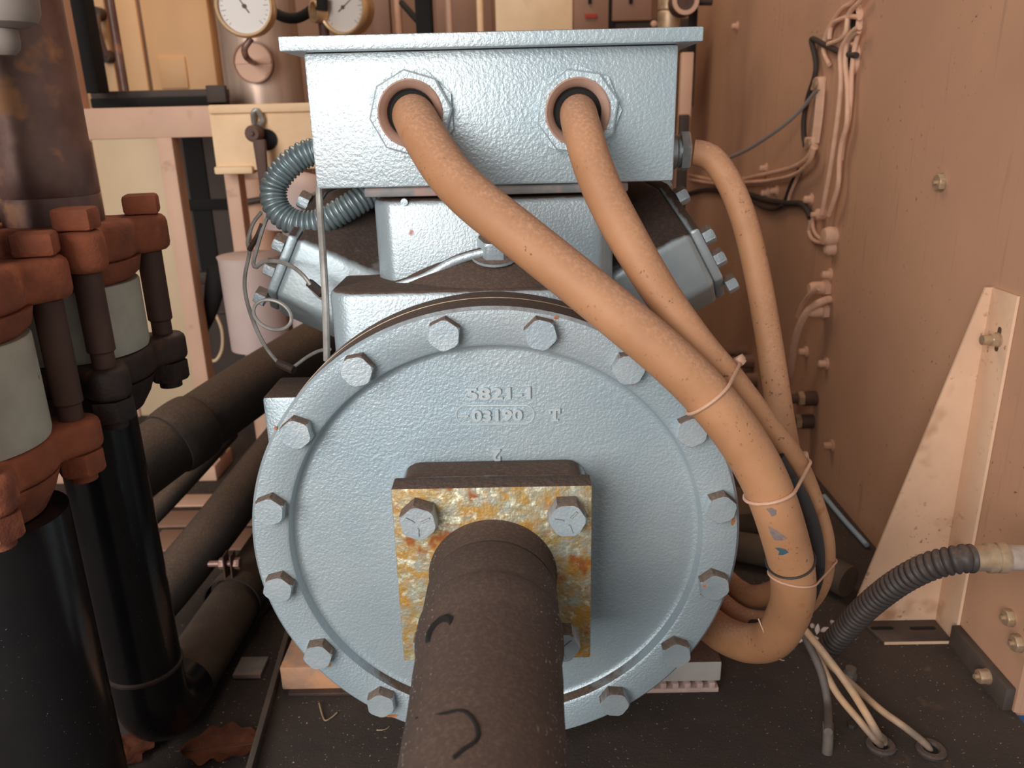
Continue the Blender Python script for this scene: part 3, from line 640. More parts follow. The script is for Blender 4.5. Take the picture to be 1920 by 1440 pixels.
# ================================================================== FLOOR AT LEFT: raised strip, leaves
b = MB(); p, q = AZ(472, 1440, .012), AZ(540, 1195, .012)
d = (q-p).normalized(); nrm = V((d.y, -d.x, 0)).normalized(); p = p-d*.10; q = q+d*.06
b.prism([(0, -.012), (.0058, -.012), (.0058, 0), (0, 0)], p, -nrm, (0, 0, 1), q-p, .0006); obj('tray_edge_strip', b, 'greydark', None, 'long dark steel strip standing on the floor between leaf and compressor', 'strip')
b = MB(); b.box(AZ(455, 1268, LF)+V((-.01, -.005, .0)), AZ(505, 1238, LF)+V((.0, .0, .006)), .001); obj('floor_pad', b, 'gasket', None, 'flat pale pad on the floor left of the dark strip', 'pad')
def leaf(px, py, L, W, rot, label, curl=.006):
    c = AZ(px, py, LF); bm = bmesh.new(); n = 22; rows = []
    for i in range(n+1):
        s = i/n; wd = W*(math.sin(PI*min(1, s*1.02))**.7)*(1+.16*math.sin(s*26)+.1*math.sin(s*11))+.0004
        row = []
        for j in range(-4, 5):
            x = (s-.5)*L; y = wd*j/4; z = .0035+curl*abs(j/4)**1.6*(1+.5*math.sin(s*9+j))+.006*(s-.5)**2+.0009*math.cos(j*PI)*math.sin(PI*s)
            X = x*math.cos(rot)-y*math.sin(rot); Yq = x*math.sin(rot)+y*math.cos(rot)
            row.append(bm.verts.new(c+V((X, Yq, z))))
        rows.append(row)
    for a, b2 in zip(rows, rows[1:]):
        for j in range(8): bm.faces.new((a[j], a[j+1], b2[j+1], b2[j]))
    bmesh.ops.solidify(bm, geom=bm.faces, thickness=.0005)
    b = MB(); b._join(bm)
    t = thing('dry_leaf', c, label, 'leaf')
    obj('leaf_blade', b, 'leaf', t)
    u = V((math.cos(rot), math.sin(rot), 0))
    b = MB(); b.tube([c-u*L*.55+V((0, 0, .006)), c+V((0, 0, .0038)), c+u*L*.5+V((0, 0, .006)), c+u*L*.66+V((0, 0, .004))], .0007, 6); obj('leaf_stem', b, 'stud', t)
leaf(420, 1408, .088, .026, .12, 'dry brown leaf lying beside the dark steel strip on the floor')
leaf(254, 1412, .062, .022, 1.2, 'orange dry leaf partly hidden at the foot of the black downpipe')
# debris
def twig(L, r, label, m='fitting'): b = MB(); b.tube([AZ(x, y, z) for x, y, z in L], r, 6, .003); obj('twig', b, m, None, label, 'twig')
twig([(598, 1318, .004), (604, 1340, .002), (610, 1351, .0015), (622, 1345, .0015), (632, 1336, .003)], .0008, 'bent thin straw on the floor left below the end cover')
twig([(706, 1369, .001), (722, 1368, .0012), (730, 1362, .0012)], .0004, 'hair-thin straw on the floor under the end cover')

# ================================================================== RIGHT: GUSSET BRACKET, CONDUIT, FLOOR CABLES
t = thing('gusset_bracket', (WX-.04, .19, 0), 'tan triangular gusset bracket joining the floor and the right wall', 'bracket')
pl = AY(1610, 1132, .2145); ptop = AX(1871, 541, WX-.001)
b = MB(); b.prism([(pl.x, .0), (WX-.0005, .0), (WX-.0005, ptop.z), (WX-.010, ptop.z), (pl.x-.003, .035)], (0, .2125, 0), (1, 0, 0), (0, 0, 1), (0, .0025, 0)); obj('web_plate', b, 'gusset', t)
b = MB(); b.box((WX-.0035, .1715, .0), (WX-.0006, .2124, ptop.z), .0006); wf = obj('wall_flange', b, 'gusset', t)
b = MB(); b.box((WX-.0036, .1705, .0), (WX-.0006, .1714, ptop.z)); obj('flange_edge', b, 'edge', wf)
b = MB(); b.prism([(pl.x+.004, .2124), (pl.x+.014, .1725), (WX-.004, .1725), (WX-.004, .2124)], (0, 0, .0002), (1, 0, 0), (0, 1, 0), (0, 0, .003), .0004); ff = obj('floor_flange', b, 'greydark', t)
b = MB(); b.box((pl.x+.014, .1715, .0003), (WX-.004, .1724, .0034)); obj('flange_edge', b, 'edge', ff)
def slot(mb, c, u, v, n, L, W):
    pts = []
    for s, a0 in ((1, -90), (-1, 90)):
        for k in range(9): a = math.radians(a0+k*22.5); pts.append((s*L/2+W/2*math.cos(a), W/2*math.sin(a)))
    mb.prism(pts, c, u, v, V(n)*.0003)
for x0, x1 in ((1632, 1676), (1705, 1755)):
    a, c = AZ(x0, 1178, .0033), AZ(x1, 1178, .0033); b = MB(); slot(b, (a+c)/2, (1, 0, 0), (0, 1, 0), (0, 0, 1), (c-a).length-.006, .0055); obj('slot', b, 'black', ff)
xf = WX-.0036
a = AX(1873, 618, xf); c = AX(1870, 654, xf)
b = MB(); slot(b, (a+c)/2, (0, 0, 1), (0, -1, 0), (-1, 0, 0), (a-c).length, .006); obj('slot', b, 'stud', wf)
def wallbolt(px, py, name, label, af=.013, h=.007, x=WX, m='fitting', stud=.004):
    c = AX(px, py, x); b = MB(); b.hexhead(c, (-1, 0, 0), af, h, rot=.3, washer=af*.62); b.lathe([(0, 0), (stud*.62, 0), (stud*.62, h+stud), (0, h+stud)], c, (-1, 0, 0), 14)
    return b
obj('flange_bolt', wallbolt(1871, 637, '', '', .012, .008, xf-.0004, stud=.008), 'fitting', t)
obj('flange_bolt', wallbolt(1812, 1036, '', '', .014, .012, xf-.0004), 'fitting', t)
for px, py, lab in ((1896, 1158, 'upper of two dusty bolts low on the wall below the metal conduit pipe'), (1912, 1206, 'lower of two dusty bolts low on the wall below the metal conduit pipe'), (1767, 342, 'dusty hex nut alone in the middle of the upper right wall')):
    obj('wall_bolt', wallbolt(px, py, '', '', .0145 if py > 400 else .017, .007), 'fitting', None, lab, 'bolt')
obj('wall_bolt', wallbolt(1852, 1268, '', '', .013, .010, WX-.0102), 'fitting', None, 'bolt in the dark upstand at the foot of the right wall', 'bolt')
for px, py, lab in ((1383, 49, 'small stud high on the far end of the right wall'), (1437, 316, 'small stud on the wall above the drooping pink wires'), (1512, 660, 'left stud of the pair right of the tan side cable'), (1550, 682, 'right stud of the pair right of the tan side cable'), (1560, 836, 'small dark stud low in the shadow of the wall'), (1440, 362, 'left of two small studs above the dark cable on the wall'), (1457, 358, 'right of two small studs above the dark cable on the wall'), (1522, 374, 'stud on the wall where the dark cable bends down'), (1557, 515, 'stud on the wall directly above the upper cable gland')):
    b = MB(); b.lathe([(0, 0), (.010, 0), (.010, .002), (.006, .003), (.006, .011), (.004, .013), (0, .013)], AX(px, py, WX), (-1, 0, 0), 18); obj('wall_stud', b, 'wall' if px == 1560 else 'wire', None, lab, 'stud')
# black conduit and its metal pipe
t = thing('flexible_conduit', AZ(1565, 1205, 0), 'black corrugated flexible conduit rising from the floor to the metal pipe at right', 'conduit')
yc = .020
L = [(1552, 1216, .118), (1578, 1188, .105), (1620, 1143, .08), (1680, 1095, .052), (1740, 1063, .032), (1795, 1049, .021), (1826, 1047, yc)]
b = MB(); b.tube(YS(L), .0112, 24, .0009, rib=(.0062, .0013)); obj('corrugated_hose', b, 'conduit', t)
p = AY(1822, 1047, yc)
b = MB(); b.lathe([(r*.86, h*.80) for r, h in [(0, 0), (.0128, 0), (.0128, .0155), (.0150, .017), (.0150, .023), (.0130, .0245), (.0130, .0265), (.0152, .028), (.0152, .0345), (.0125, .036), (0, .036)]], p, (1, .0, 0), 40); obj('end_fitting', b, 'fitting', t)
L0 = min(.2, (WX-.001)-p.x-.0290)
b = MB(); b.lathe([(0, .0290), (.0108, .0290), (.0108, .0290+L0), (0, .0290+L0)], p, (1, 0, 0), 40); obj('conduit_pipe', b, 'dustysteel', t)
# floor grommets, cable ends
for px, py, lab in ((1651, 1404, 'black floor grommet holding two wire ends'), (1745, 1412, 'black floor grommet at the right holding one wire end')):
    c = AZ(px, py-4, 0)
    t = thing('floor_grommet', c, lab, 'grommet')
    b = MB(); b.lathe([(.0062, .0001), (.0135, .0001), (.0135, .0024), (.0120, .0040), (.0080, .0040), (.0062, .0020), (.0062, .0001)], c, (0, 0, 1), 36); obj('rubber_ring', b, 'conduit', t)
    b = MB(); b.lathe([(0, .0001), (.0061, .0001), (.0061, .0012), (0, .0012)], c, (0, 0, 1), 20); obj('hole', b, 'black', t)
def fw(L, r, m, label): b = MB(); b.tube([AY(*p) for p in L], r, 12, .004); return obj('floor_cable', b, m, None, label, 'cable')
g1, g2 = AZ(1651, 1400, 0), AZ(1745, 1408, 0)
def w3(L, r, m, label):
    b = MB(); b.tube([p if isinstance(p, V) else AY(*p) for p in L], r, 12, .004); return obj('floor_cable', b, m, None, label, 'cable')
w3([(1500, 1178, .10), (1515, 1205, .085), (1540, 1262, .062), (1552, 1320, .046), AZ(1553, 1372, .032)], .0038, 'wiregrey', 'grey cable ending in a short sleeve on the floor, leftmost of the four')
w3([(1508, 1188, .095), (1535, 1235, .075), (1568, 1298, .05), AZ(1612, 1352, .03), AZ(1640, 1385, .020), g1+V((-.001, 0, .003)), g1+V((-.001, -.002, -.006))], .0034, 'wiretan', 'tan and grey cable lying under the bright one, entering the middle grommet')
w3([(1510, 1182, .088), (1545, 1225, .068), (1590, 1285, .045), AZ(1625, 1340, .04), AZ(1646, 1376, .026), g1+V((.003, .002, .006)), g1+V((.003, .002, -.006))], .0036, 'wiretan', 'bright tan cable entering the middle floor grommet')
w3([(1520, 1200, .10), (1560, 1250, .085), (1600, 1285, .072), AZ(1650, 1330, .026), AZ(1700, 1366, .018), g2+V((-.003, .003, .004)), g2+V((.001, -.001, -.005))], .0034, 'wiretan', 'tan to grey cable running to the rightmost floor grommet')
c = AZ(1556, 1412, 0)
b = MB(); c = AZ(1554, 1418, 0); b.tube([c+V((0, .004, .0002)), c+V((0, .006, .015)), c+V((-.0006, .009, .030))], .0048, 20, .004); obj('cable_sleeve', b, 'wiregrey', None, 'short grey sleeve on the end of the leftmost floor cable', 'sleeve')
b = MB(); b.hexhead(AZ(1593, 1272, 0), (0, 0, 1), .012, .008); b.lathe([(0, 0), (.0055, 0), (.0055, .013), (0, .013)], AZ(1593, 1272, 0), (0, 0, 1), 16); obj('floor_bolt', b, 'wiregrey', None, 'small bolt standing on the floor behind the bright tan cable', 'bolt')
b = MB(); b.hexhead(AZ(1597, 1362, 0), (0, 0, 1), .008, .004); obj('floor_nut', b, 'wiredark', None, 'small dark nut on the floor between the cables', 'nut')
b = MB(); c = AZ(1535, 1180, .03)
for k in range(14): b.lathe([(0, -.006), (.0022, -.003), (.0028, 0), (.0014, .004), (0, .006)], c+V((random.uniform(-.018, .018), random.uniform(-.004, .01), random.uniform(-.02, .004))), (random.uniform(-1, 1), random.uniform(-1, 1), 1), 8)
obj('fluff_tuft', b, 'cotton', None, 'pale fluff tuft behind the top of the floor cables', 'fluff')
# outside lower right corner
b = MB(); b.box((WX+.0015, -.20, -.05), (WX+.45, .60, -.045)); obj('blue_sheet', b, 'blue', None, 'blue sheet visible below the floor edge at the lower right corner', 'sheet')
b = MB(); b.tube([AZ(1545, 930, .006), AZ(1580, 972, .006), AZ(1625, 1022, .006)], .0035, 10); obj('light_leak_strip', b, 'leaklight', None, 'thin pale blue strip imitating daylight leaking onto the dark floor behind the cables', 'strip')  # solid pale blue strip stands in for daylight leaking in at the wall foot
# dusty machine parts behind the cable loops
b = MB(); c = AZ(1415, 1130, .0); b.lathe([(0, 0), (.045, 0), (.046, .05), (.043, .058), (.02, .064), (0, .066)], c+V((.01, .16, 0)), (0, 0, 1), 40); obj('drain_pot', b, 'dustpipe', None, 'round dusty brown pot on the floor behind the cable loops', 'pot')
t = thing('floor_pipe', AZ(1500, 1090, 0), 'dark dusty pipe elbow on the floor behind the cable bundle at the right', 'pipe')
b = MB(); p = AZ(1525, 1110, .02); b.tube([p+V((.05, .02, .0)), p+V((.02, .06, .0)), p+V((-.04, .10, .0)), p+V((-.12, .13, .0))], .02, 24, .01); obj('pipe_body', b, 'dustpipe', t)

# ================================================================== WIRING ON THE RIGHT WALL
def ww(L, r, m, label, name='wall_wire', off=.006, cat='wire'):
    b = MB(); b.tube([AX(p[0], p[1], WX-(p[2] if len(p) > 2 else off)) for p in L], r, 10, .008); return obj(name, b, m, None, label, cat)
ww([(1606, -8), (1596, 6), (1580, 16), (1564, 36), (1554, 54), (1547, 72), (1544, 86), (1546, 102), (1555, 121)], .0034, 'wire', 'outermost left pale wire curving from the top edge past the black wire')
ww([(1622, -10), (1614, 1), (1596, 20), (1589, 34), (1587, 55), (1577, 73), (1553, 83)], .0034, 'wire', 'pale wire curving inward at the top of the wall harness', off=.012)
ww([(1612, 33), (1600, 31), (1588, 32), (1564, 42), (1557, 54), (1555, 74)], .0034, 'wire', 'short pale wire from the upper grommet to the left', off=.009)
ww([(1606, 104), (1590, 102), (1573, 97), (1546, 84), (1522, 73), (1526, 95), (1530, 118), (1528, 142), (1516, 180), (1508, 217), (1507, 250), (1510, 274)], .0042, 'wiredark', 'black wire bent to a sharp corner left of the wall grommets', off=.010)
ww([(1612, 51), (1600, 58), (1587, 75), (1576, 100), (1577, 150), (1573, 200), (1568, 240), (1556, 320), (1541, 402)], .0036, 'wire', 'leftmost of the long pale wires hanging from the upper grommet', off=.016)
ww([(1611, 58), (1600, 66), (1588, 82), (1585, 117), (1589, 165), (1588, 230), (1579, 265), (1574, 300), (1571, 350), (1554, 404)], .0036, 'wire', 'middle long pale wire hanging from the upper grommet', off=.013)
ww([(1610, 62), (1606, 75), (1602, 93), (1597, 137), (1595, 185), (1590, 232), (1582, 262), (1577, 300)], .0034, 'wire', 'rightmost long pale wire hanging from the upper grommet', off=.009)
for px, py, lab in ((1611, 42, 'upper pale cable grommet in the right wall'), (1606, 112, 'lower pale cable grommet in the right wall')):
    c = AX(px-6, py, WX); t = thing('wall_grommet', c, lab, 'grommet')
    b = MB(); b.lathe([(.0165, .0001), (.0235, .0001), (.0235, .005), (.0205, .008), (.0165, .005), (.0165, .0001)], c, (-1, 0, 0), 36); obj('ring', b, 'wire', t)
    b = MB(); b.lathe([(0, .0001), (.0164, .0001), (.0164, .001), (0, .001)], c, (-1, 0, 0), 30); obj('hole', b, 'black', t)
for k in range(4):
    ww([(1534+k*3.6, 166), (1530+k*3.6, 215), (1524+k*3.2, 268)], .0026, 'wire', ('first', 'second', 'third', 'fourth')[k]+' from the left of the four straight wires clamped side by side on the wall', off=.006)
for px, py, lab in ((1540, 157, 'upper pale wire clamp at the top of the four straight wires'), (1527, 269, 'lower pale wire clamp at the bottom of the four straight wires')):
    c = AX(px, py, WX); t = thing('wire_clamp', c, lab, 'clamp')
    b = MB(); b.box(c+V((-.012, -.022, -.010)), c+V((-.0001, .016, .010)), .003); obj('clamp_body', b, 'wire', t)
    b = MB(); b.lathe([(0, .012), (.008, .012), (.008, .016), (0, .017)], c+V((0, -.012, 0)), (-1, 0, 0), 16); obj('screw', b, 'fitting', t)
ww([(1532, 168, .010), (1510, 196, .016), (1480, 226, .03), (1440, 256, .05), (1400, 281, .07), (1362, 298, .09)], .0034, 'clear', 'clear grey tube slanting from the upper wire clamp to the side cable', cat='tube')
ww([(1524, 276), (1512, 298), (1480, 316), (1420, 330), (1385, 337), (1340, 338), (1285, 326)], .0040, 'wire', 'upper of the two drooping pink wires on the wall', off=.012)
ww([(1527, 278), (1516, 306), (1488, 328), (1440, 339), (1395, 342), (1340, 344), (1290, 336)], .0036, 'wire', 'lower of the two drooping pink wires on the wall', off=.018)
ww([(1498, 318), (1486, 340), (1476, 365), (1470, 384)], .0036, 'wiredark', 'short dark wire dropping from the drooping wires')
ww([(1503, 316), (1492, 340), (1482, 364), (1478, 380)], .0030, 'wire', 'short pale wire dropping beside the dark one')
ww([(1282, 366), (1320, 356), (1360, 360), (1400, 364), (1440, 376), (1475, 381), (1500, 382), (1513, 392), (1520, 408)], .0052, 'wiredark', 'dark cable running along the wall behind the side cable', off=.008, cat='cable')
ww([(1405, 372), (1430, 388), (1452, 392), (1470, 384)], .0036, 'wiredark', 'sagging dark wire below the dark wall cable', off=.010)
ww([(1519, 405), (1520, 420), (1517, 432), (1522, 447), (1534, 454), (1552, 455)], .0034, 'wire', 'outer of two small wire loops at the pale wall knob')
ww([(1524, 408), (1524, 425), (1530, 440), (1542, 450), (1552, 452)], .0030, 'wire', 'inner of two small wire loops at the pale wall knob')
b = MB(); b.lathe([(0, 0), (.014, 0), (.015, .010), (.012, .018), (0, .020)], AX(1566, 443, WX), (-1, 0, 0), 24); obj('sensor_button', b, 'wire', None, 'upper pale round knob on the wall where the small loops end', 'knob')
b = MB(); b.lathe([(0, 0), (.010, 0), (.010, .010), (.006, .014), (0, .015)], AX(1564, 467, WX), (-1, 0, 0), 24); obj('sensor_button', b, 'wire', None, 'lower small dark knob under the pale wall knob', 'knob')
b = MB(); b.lathe([(0, 0), (.009, 0), (.009, .012), (.004, .014), (.004, .02), (0, .021)], AX(1545, 402, WX), (-1, 0, 0), 20); obj('wall_plug', b, 'wire', None, 'small plug on the wall where the long pale wires end', 'plug')
def gland(px, py, label, L=.030, r=.011):
    c = AX(px, py, WX); t = thing('cable_gland', c, label, 'cable gland')
    b = MB(); b.lathe([(0, .0001), (r*1.25, .0001), (r*1.25, .008), (r, .009), (0, .009)], c, (-1, 0, 0), 6); obj('hex_base', b, 'wire', t)
    b = MB(); b.lathe([(0, .0091), (r*.95, .0091), (r*.95, L*.8), (r*.7, L), (0, L)], c, (-1, 0, 0), 24); obj('dome_cap', b, 'wire', t); return c
gland(1553, 540, 'upper pale cable gland on the right wall')
gland(1550, 583, 'lower pale cable gland on the right wall')
ww([(1535, 540, .030), (1522, 549, .034), (1506, 570, .034), (1496, 594, .034)], .0042, 'wire', 'pale wire curving down from the upper wall gland')
ww([(1556, 561, .002), (1540, 566, .016), (1516, 582, .03), (1500, 610, .036), (1490, 645, .036), (1484, 690, .03), (1474, 735, .02)], .0060, 'wire', 'thicker pale cable arching out of the wall between the two glands')
for px, py, lab in ((1530, 747, 'upper brass-tipped stub pipe on the wall beside the side cable'), (1524, 790, 'lower brass-tipped stub pipe on the wall beside the side cable')):
    c = AX(px, py, WX); t = thing('stub_pipe', c, lab, 'pipe')
    b = MB(); b.lathe([(0, .0001), (.012, .0001), (.012, .020), (.008, .022), (.008, .055), (0, .056)], c, (-1, 0, 0), 24); obj('pipe_body', b, 'stud', t)
    b = MB(); b.lathe([(.0085, .021), (.0125, .021), (.0125, .030), (.0085, .030), (.0085, .021)], c, (-1, 0, 0), 6); obj('pipe_nut', b, 'fitting', t)
for k, (px, py) in enumerate(((1398, 660), (1412, 678), (1404, 700), (1418, 712))):
    b = MB(); b.lathe([(0, 0), (.014, 0), (.014, .02), (.009, .024), (.009, .05), (0, .05)], AX(px, py, WX), (-1, 0, 0), 18); obj('wall_fitting', b, 'brown', None, ('topmost', 'second', 'third', 'lowest')[k]+' of the dim pipe fittings on the wall behind the cable tie', 'fitting')

# ================================================================== BACKGROUND
def pb(x0, y0, x1, y1, Y, th, bevel=0, mb=None, zlo=None, zhi=None):
    """upright box whose front face at depth Y spans the given outline of the photograph"""
    a, c = AY(x0, y0, Y), AY(x1, y1, Y)
    mb = mb or MB()
    lo, hi = V((a.x, Y, c.z if zlo is None else zlo)), V((c.x, Y+th, a.z if zhi is None else zhi))
    return mb.box(lo, hi, bevel)
YF = .78
# pale steel frame
t = thing('steel_frame', AY(350, 700, YF), 'pinkish pale steel frame with posts and a crossbeam left of the vessel', 'frame')
b = pb(140, 204, 600, 252, YF, .05, .002); obj('crossbeam', b, 'frame', t)
a = AY(152, 204, YF); zb = a.z
for x0, x1, y, z0 in ((291, 321, 258, LF), (419, 446, 330, LF)):
    p, q = AY(x0, y, YF), AY(x1, y, YF)
    b = MB(); b.box((p.x, YF+.001, z0), (q.x, YF+.035, AY(300, 250, YF).z-.0005), .002); obj('post', b, 'frame', t)
p, q = AY(148, 215, YF), AY(160, 215, YF)
b = MB(); b.box((p.x-.01, YF, AY(150, 204, YF).z+.0005), (p.x+.004, YF+.03, 1.25), .001); obj('post', b, 'frame', t)
b = MB(); p = AY(370, 905, YF); b.box((p.x-.30, YF-.03, LF), (p.x+.05, YF+.06, LF+.030), .003); obj('base_rail', b, 'frame', t)
# black post and dark rails
b = MB(); p, q = AY(140, 120, .86), AY(172, 120, .86); b.box((p.x, .86, .62), (q.x+.004, .90, 1.3), .003); obj('black_post', b, 'black', None, 'black upright post beside the copper riser', 'post')
t = thing('dark_rail', AY(300, 190, .90), 'dark double rail behind the pale crossbeam', 'rail')
b = pb(168, 172, 425, 183, .93, .02, .002); obj('rail_bar', b, 'darkbrown', t)
b = pb(168, 185, 425, 197, .91, .02, .002); obj('rail_bar', b, 'black', t)
b = pb(384, 160, 425, 192, .895, .012, .002); obj('rail_block', b, 'darkbrown', t)
b = MB(); p, q = AY(214, 5, 1.0), AY(231, 190, 1.0); b.tube([V(((p.x+q.x)/2, 1.0, q.z-.03)), V(((p.x+q.x)/2, 1.0, 1.4))], .0075, 12, .1); obj('brown_rod', b, 'copper', None, 'thin brown vertical rod in front of the cream cabinet', 'rod')
# cream cabinet with its handle
YC = 1.35
t = thing('cream_cabinet', AY(300, 180, YC), 'cream painted cabinet doors behind the frame at upper left', 'cabinet')
b = pb(120, -60, 249, 330, YC+.01, .04, .003); obj('door', b, 'cream', t)
b = pb(251, -60, 430, 330, YC+.01, .04, .003); dd = obj('door', b, 'cream', t)
b = pb(243, -60, 254, 330, YC+.002, .012, .004); obj('door_edge_strip', b, 'cream', t)
b = pb(293, 106, 354, 166, YC+.003, .008, .004); obj('raised_square', b, 'cream', dd)
b = pb(110, -60, 440, -44, YC, .03); obj('top_rail', b, 'darkbrown', t)
hh = thing('rod_handle', AY(190, 100, YC-.03), 'rod handle with pale knob on the cream cabinet door', 'handle')
b = MB(); b.tube([AY(183, 28, YC-.02), AY(186, 60, YC-.03), AY(200, 105, YC-.02)], .006, 10, .01); obj('rod', b, 'stud', hh)
for q in ((184, 26), (201, 106)):
    b = MB(); b.lathe([(0, -.02), (.014, -.018), (.014, .012), (0, .012)], AY(q[0], q[1], YC-.003), (0, 1, 0), 16); obj('bracket', b, 'rustdark', hh)
b = MB(); c = AY(172, 59, YC-.045); b.lathe([(0, -.014), (.010, -.010), (.013, 0), (.010, .010), (0, .014)], c, (0, 1, 0), 16); obj('knob', b, 'frame', hh)
# lower pale panel and dark louvre panel in the frame openings
b = pb(150, 262, 345, 560, 1.10, .03, .003, zlo=LF); obj('pale_panel', b, 'cream2', None, 'pale cream panel seen low between copper riser and frame post', 'panel')
b = pb(168, 258, 185, 560, 1.094, .0059, .002, zlo=LF); obj('panel_seam_strip', b, 'frame', None, 'narrow vertical strip on the pale cream panel', 'strip')
t = thing('dark_panel', AY(380, 500, 1.15), 'dark brown panelled door behind the frame posts', 'panel')  # a dark panel with battens, no furniture behind it
b = pb(300, 240, 480, 560, 1.15, .03, zlo=LF); obj('board', b, 'darkbrown', t)
b = pb(300, 376, 470, 392, 1.138, .011, .002); obj('dark_batten', b, 'black', t)
b = pb(300, 512, 470, 530, 1.138, .011, .002); obj('dark_batten', b, 'rustdark', t)
b = pb(374, 240, 378, 512, 1.145, .004); obj('seam', b, 'black', t)
b = pb(285, 560, 470, 900, 1.25, .03, zlo=LF); obj('pale_panel', b, 'cream2', None, 'pale panel low behind the frame near the floor', 'panel')  # single pale panel, nothing built behind it
cable('black_strap', [(412, 505, .84), (402, 545, .84), (394, 585, .84), (384, 615, .84), (378, 632, .84)], lambda q: .022*(1-q*.75), 'black', 'black rubber strap hanging beside the frame post', cat='strap', seg=14)
cable('wire_loop', [(405, 590, .95), (416, 620, .95), (416, 655, .95), (404, 676, .95), (392, 670, .95), (386, 640, .95)], .003, 'cream2', 'faint pale wire loop under the black strap', cat='wire', seg=8)
b = MB(); b.tube([AY(376, 584, .99), AY(440, 586, .99)], .005, 10, .05); obj('dark_rod', b, 'darkbrown', None, 'short dark horizontal rod behind the black strap', 'rod')
# vertical vessel, round sight cover and board with valve
vc = AY(489, 100, 1.06); vr = 72/FPX*(vc-CAM).dot(FWD)
t = thing('vessel', V((vc.x, 1.06, AY(489, 430, 1.06).z)), 'vertical galvanised vessel behind the left pressure gauge', 'vessel')
b = MB(); zt = 1.35; b.lathe([(0, AY(489, 330, 1.06).z), (vr, AY(489, 330, 1.06).z), (vr, zt), (0, zt)], (vc.x, 1.06, 0), (0, 0, 1), 64); obj('shell', b, 'galv', t)
c = AY(474, 117, 1.06-vr-.012)
b = MB(); b.lathe([(.0335, -.002), (.0360, -.002), (.0360, .012), (.0335, .012), (.0335, -.002)], c, (0, 1, 0), 48); obj('round_cover_rim', b, 'brown', t)
b = MB(); b.lathe([(0, .002), (.0334, .002), (.0334, .010), (0, .010)], c, (0, 1, 0), 48); b.box(c+V((-.032, -.001, -.002)), c+V((.032, .003, .002))); obj('round_cover', b, 'frame', t)
t = thing('valve_board', AY(485, 325, .74), 'pale square board with black hole and hanging brown lever beside the terminal box', 'board')
b = pb(391, 206, 596, 316, .74, .02, .001); obj('board', b, 'board', t)
b = pb(388, 197, 598, 209, .732, .028, .003); obj('upper_lip', b, 'board', t)
b = pb(400, 313, 474, 326, .732, .028, .003); obj('lower_lip', b, 'board', t)
c = AY(500, 262, .738); b = MB(); b.lathe([(0, 0), (.0165, 0), (.0165, .002), (0, .002)], c, (0, -1, 0), 28); obj('black_hole', b, 'black', t)
b = MB(); c2 = AY(482, 250, .735); b.lathe([(0, 0), (.0125, 0), (.0125, .022), (.010, .026), (.004, .026), (.003, .030), (0, .030)], c2, (0, -1, 0), 28); obj('valve_stem', b, 'stud', t)
b = MB(); c3 = AY(482, 220, .737); b.tube([c3+V((-.006, 0, -.01)), c3+V((-.003, -.008, .006)), c3+V((.004, -.008, .010)), c3+V((.009, -.003, -.004)), c3+V((.004, -.01, -.012))], .004, 10, .004); obj('knotted_wire', b, 'wiresilver', t)
b = MB(); p0, p1 = AY(484, 262, .702), AY(488, 398, .702)
b.prism([(-.0095, 0), (.0095, 0), (.0075, -.05), (.0075, -(p0.z-p1.z)), (-.0065, -(p0.z-p1.z)), (-.0075, -.05)], p0, (1, 0, 0), (0, 0, 1), (0, .010, 0), .002); obj('lever', b, 'stud', t)
# pipe column and pale plastic pipe below the board
b = MB(); p = AY(480, 400, .98); b.tube([V((p.x, .98, .0)), V((p.x, .98, AY(480, 335, .98).z))], .036, 32, .1); obj('pink_column', b, 'frame', None, 'pinkish vertical pipe column below the pale board', 'column')
b = MB(); p = AY(478, 560, .66); r = 56/FPX*(p-CAM).dot(FWD); zt = AY(478, 478, .66).z; zb_ = AY(478, 655, .66).z
b.lathe([(0, zb_), (r*.6, zb_), (r*.96, zb_+.004), (r, zt-.006), (r*1.04, zt), (0, zt)], (p.x, .66, 0), (0, 0, 1), 48); obj('plastic_cup', b, 'lavender', None, 'pale lavender plastic cup-shaped pipe end left of the cylinder head', 'pipe')
b = MB(); b.tube([V((p.x, .66, .0)), V((p.x, .66, zb_))], r*.55, 24, .1); obj('pale_pipe', b, 'frame', None, 'pale pipe carrying the lavender cup', 'pipe')
b = MB(); b.lathe([(0, -AY(566, 424, .66).z), (.03, -AY(566, 424, .66).z), (.03, -.001), (.055, 0), (.055, .03), (.048, .055), (.03, .075), (0, .083)], AY(566, 424, .66), (0, 0, 1), 40); obj('dome_cover', b, 'lavender', None, 'pale grey dome seen through the conduit loop', 'dome')
b = MB(); b.tube([AY(440, 383, .93), AY(462, 379, .93), AY(492, 374, .93)], .006, 10, .01); obj('dark_pin', b, 'rustdark', None, 'short dark pin beside the lever tip', 'pin')
b = MB(); b.tube([AY(575, 402, .40), AY(588, 378, .40), AY(600, 370, .40)], .009, 16, .005); obj('grey_stub', b, 'wiresilver', None, 'short grey stub inside the conduit loop', 'stub')
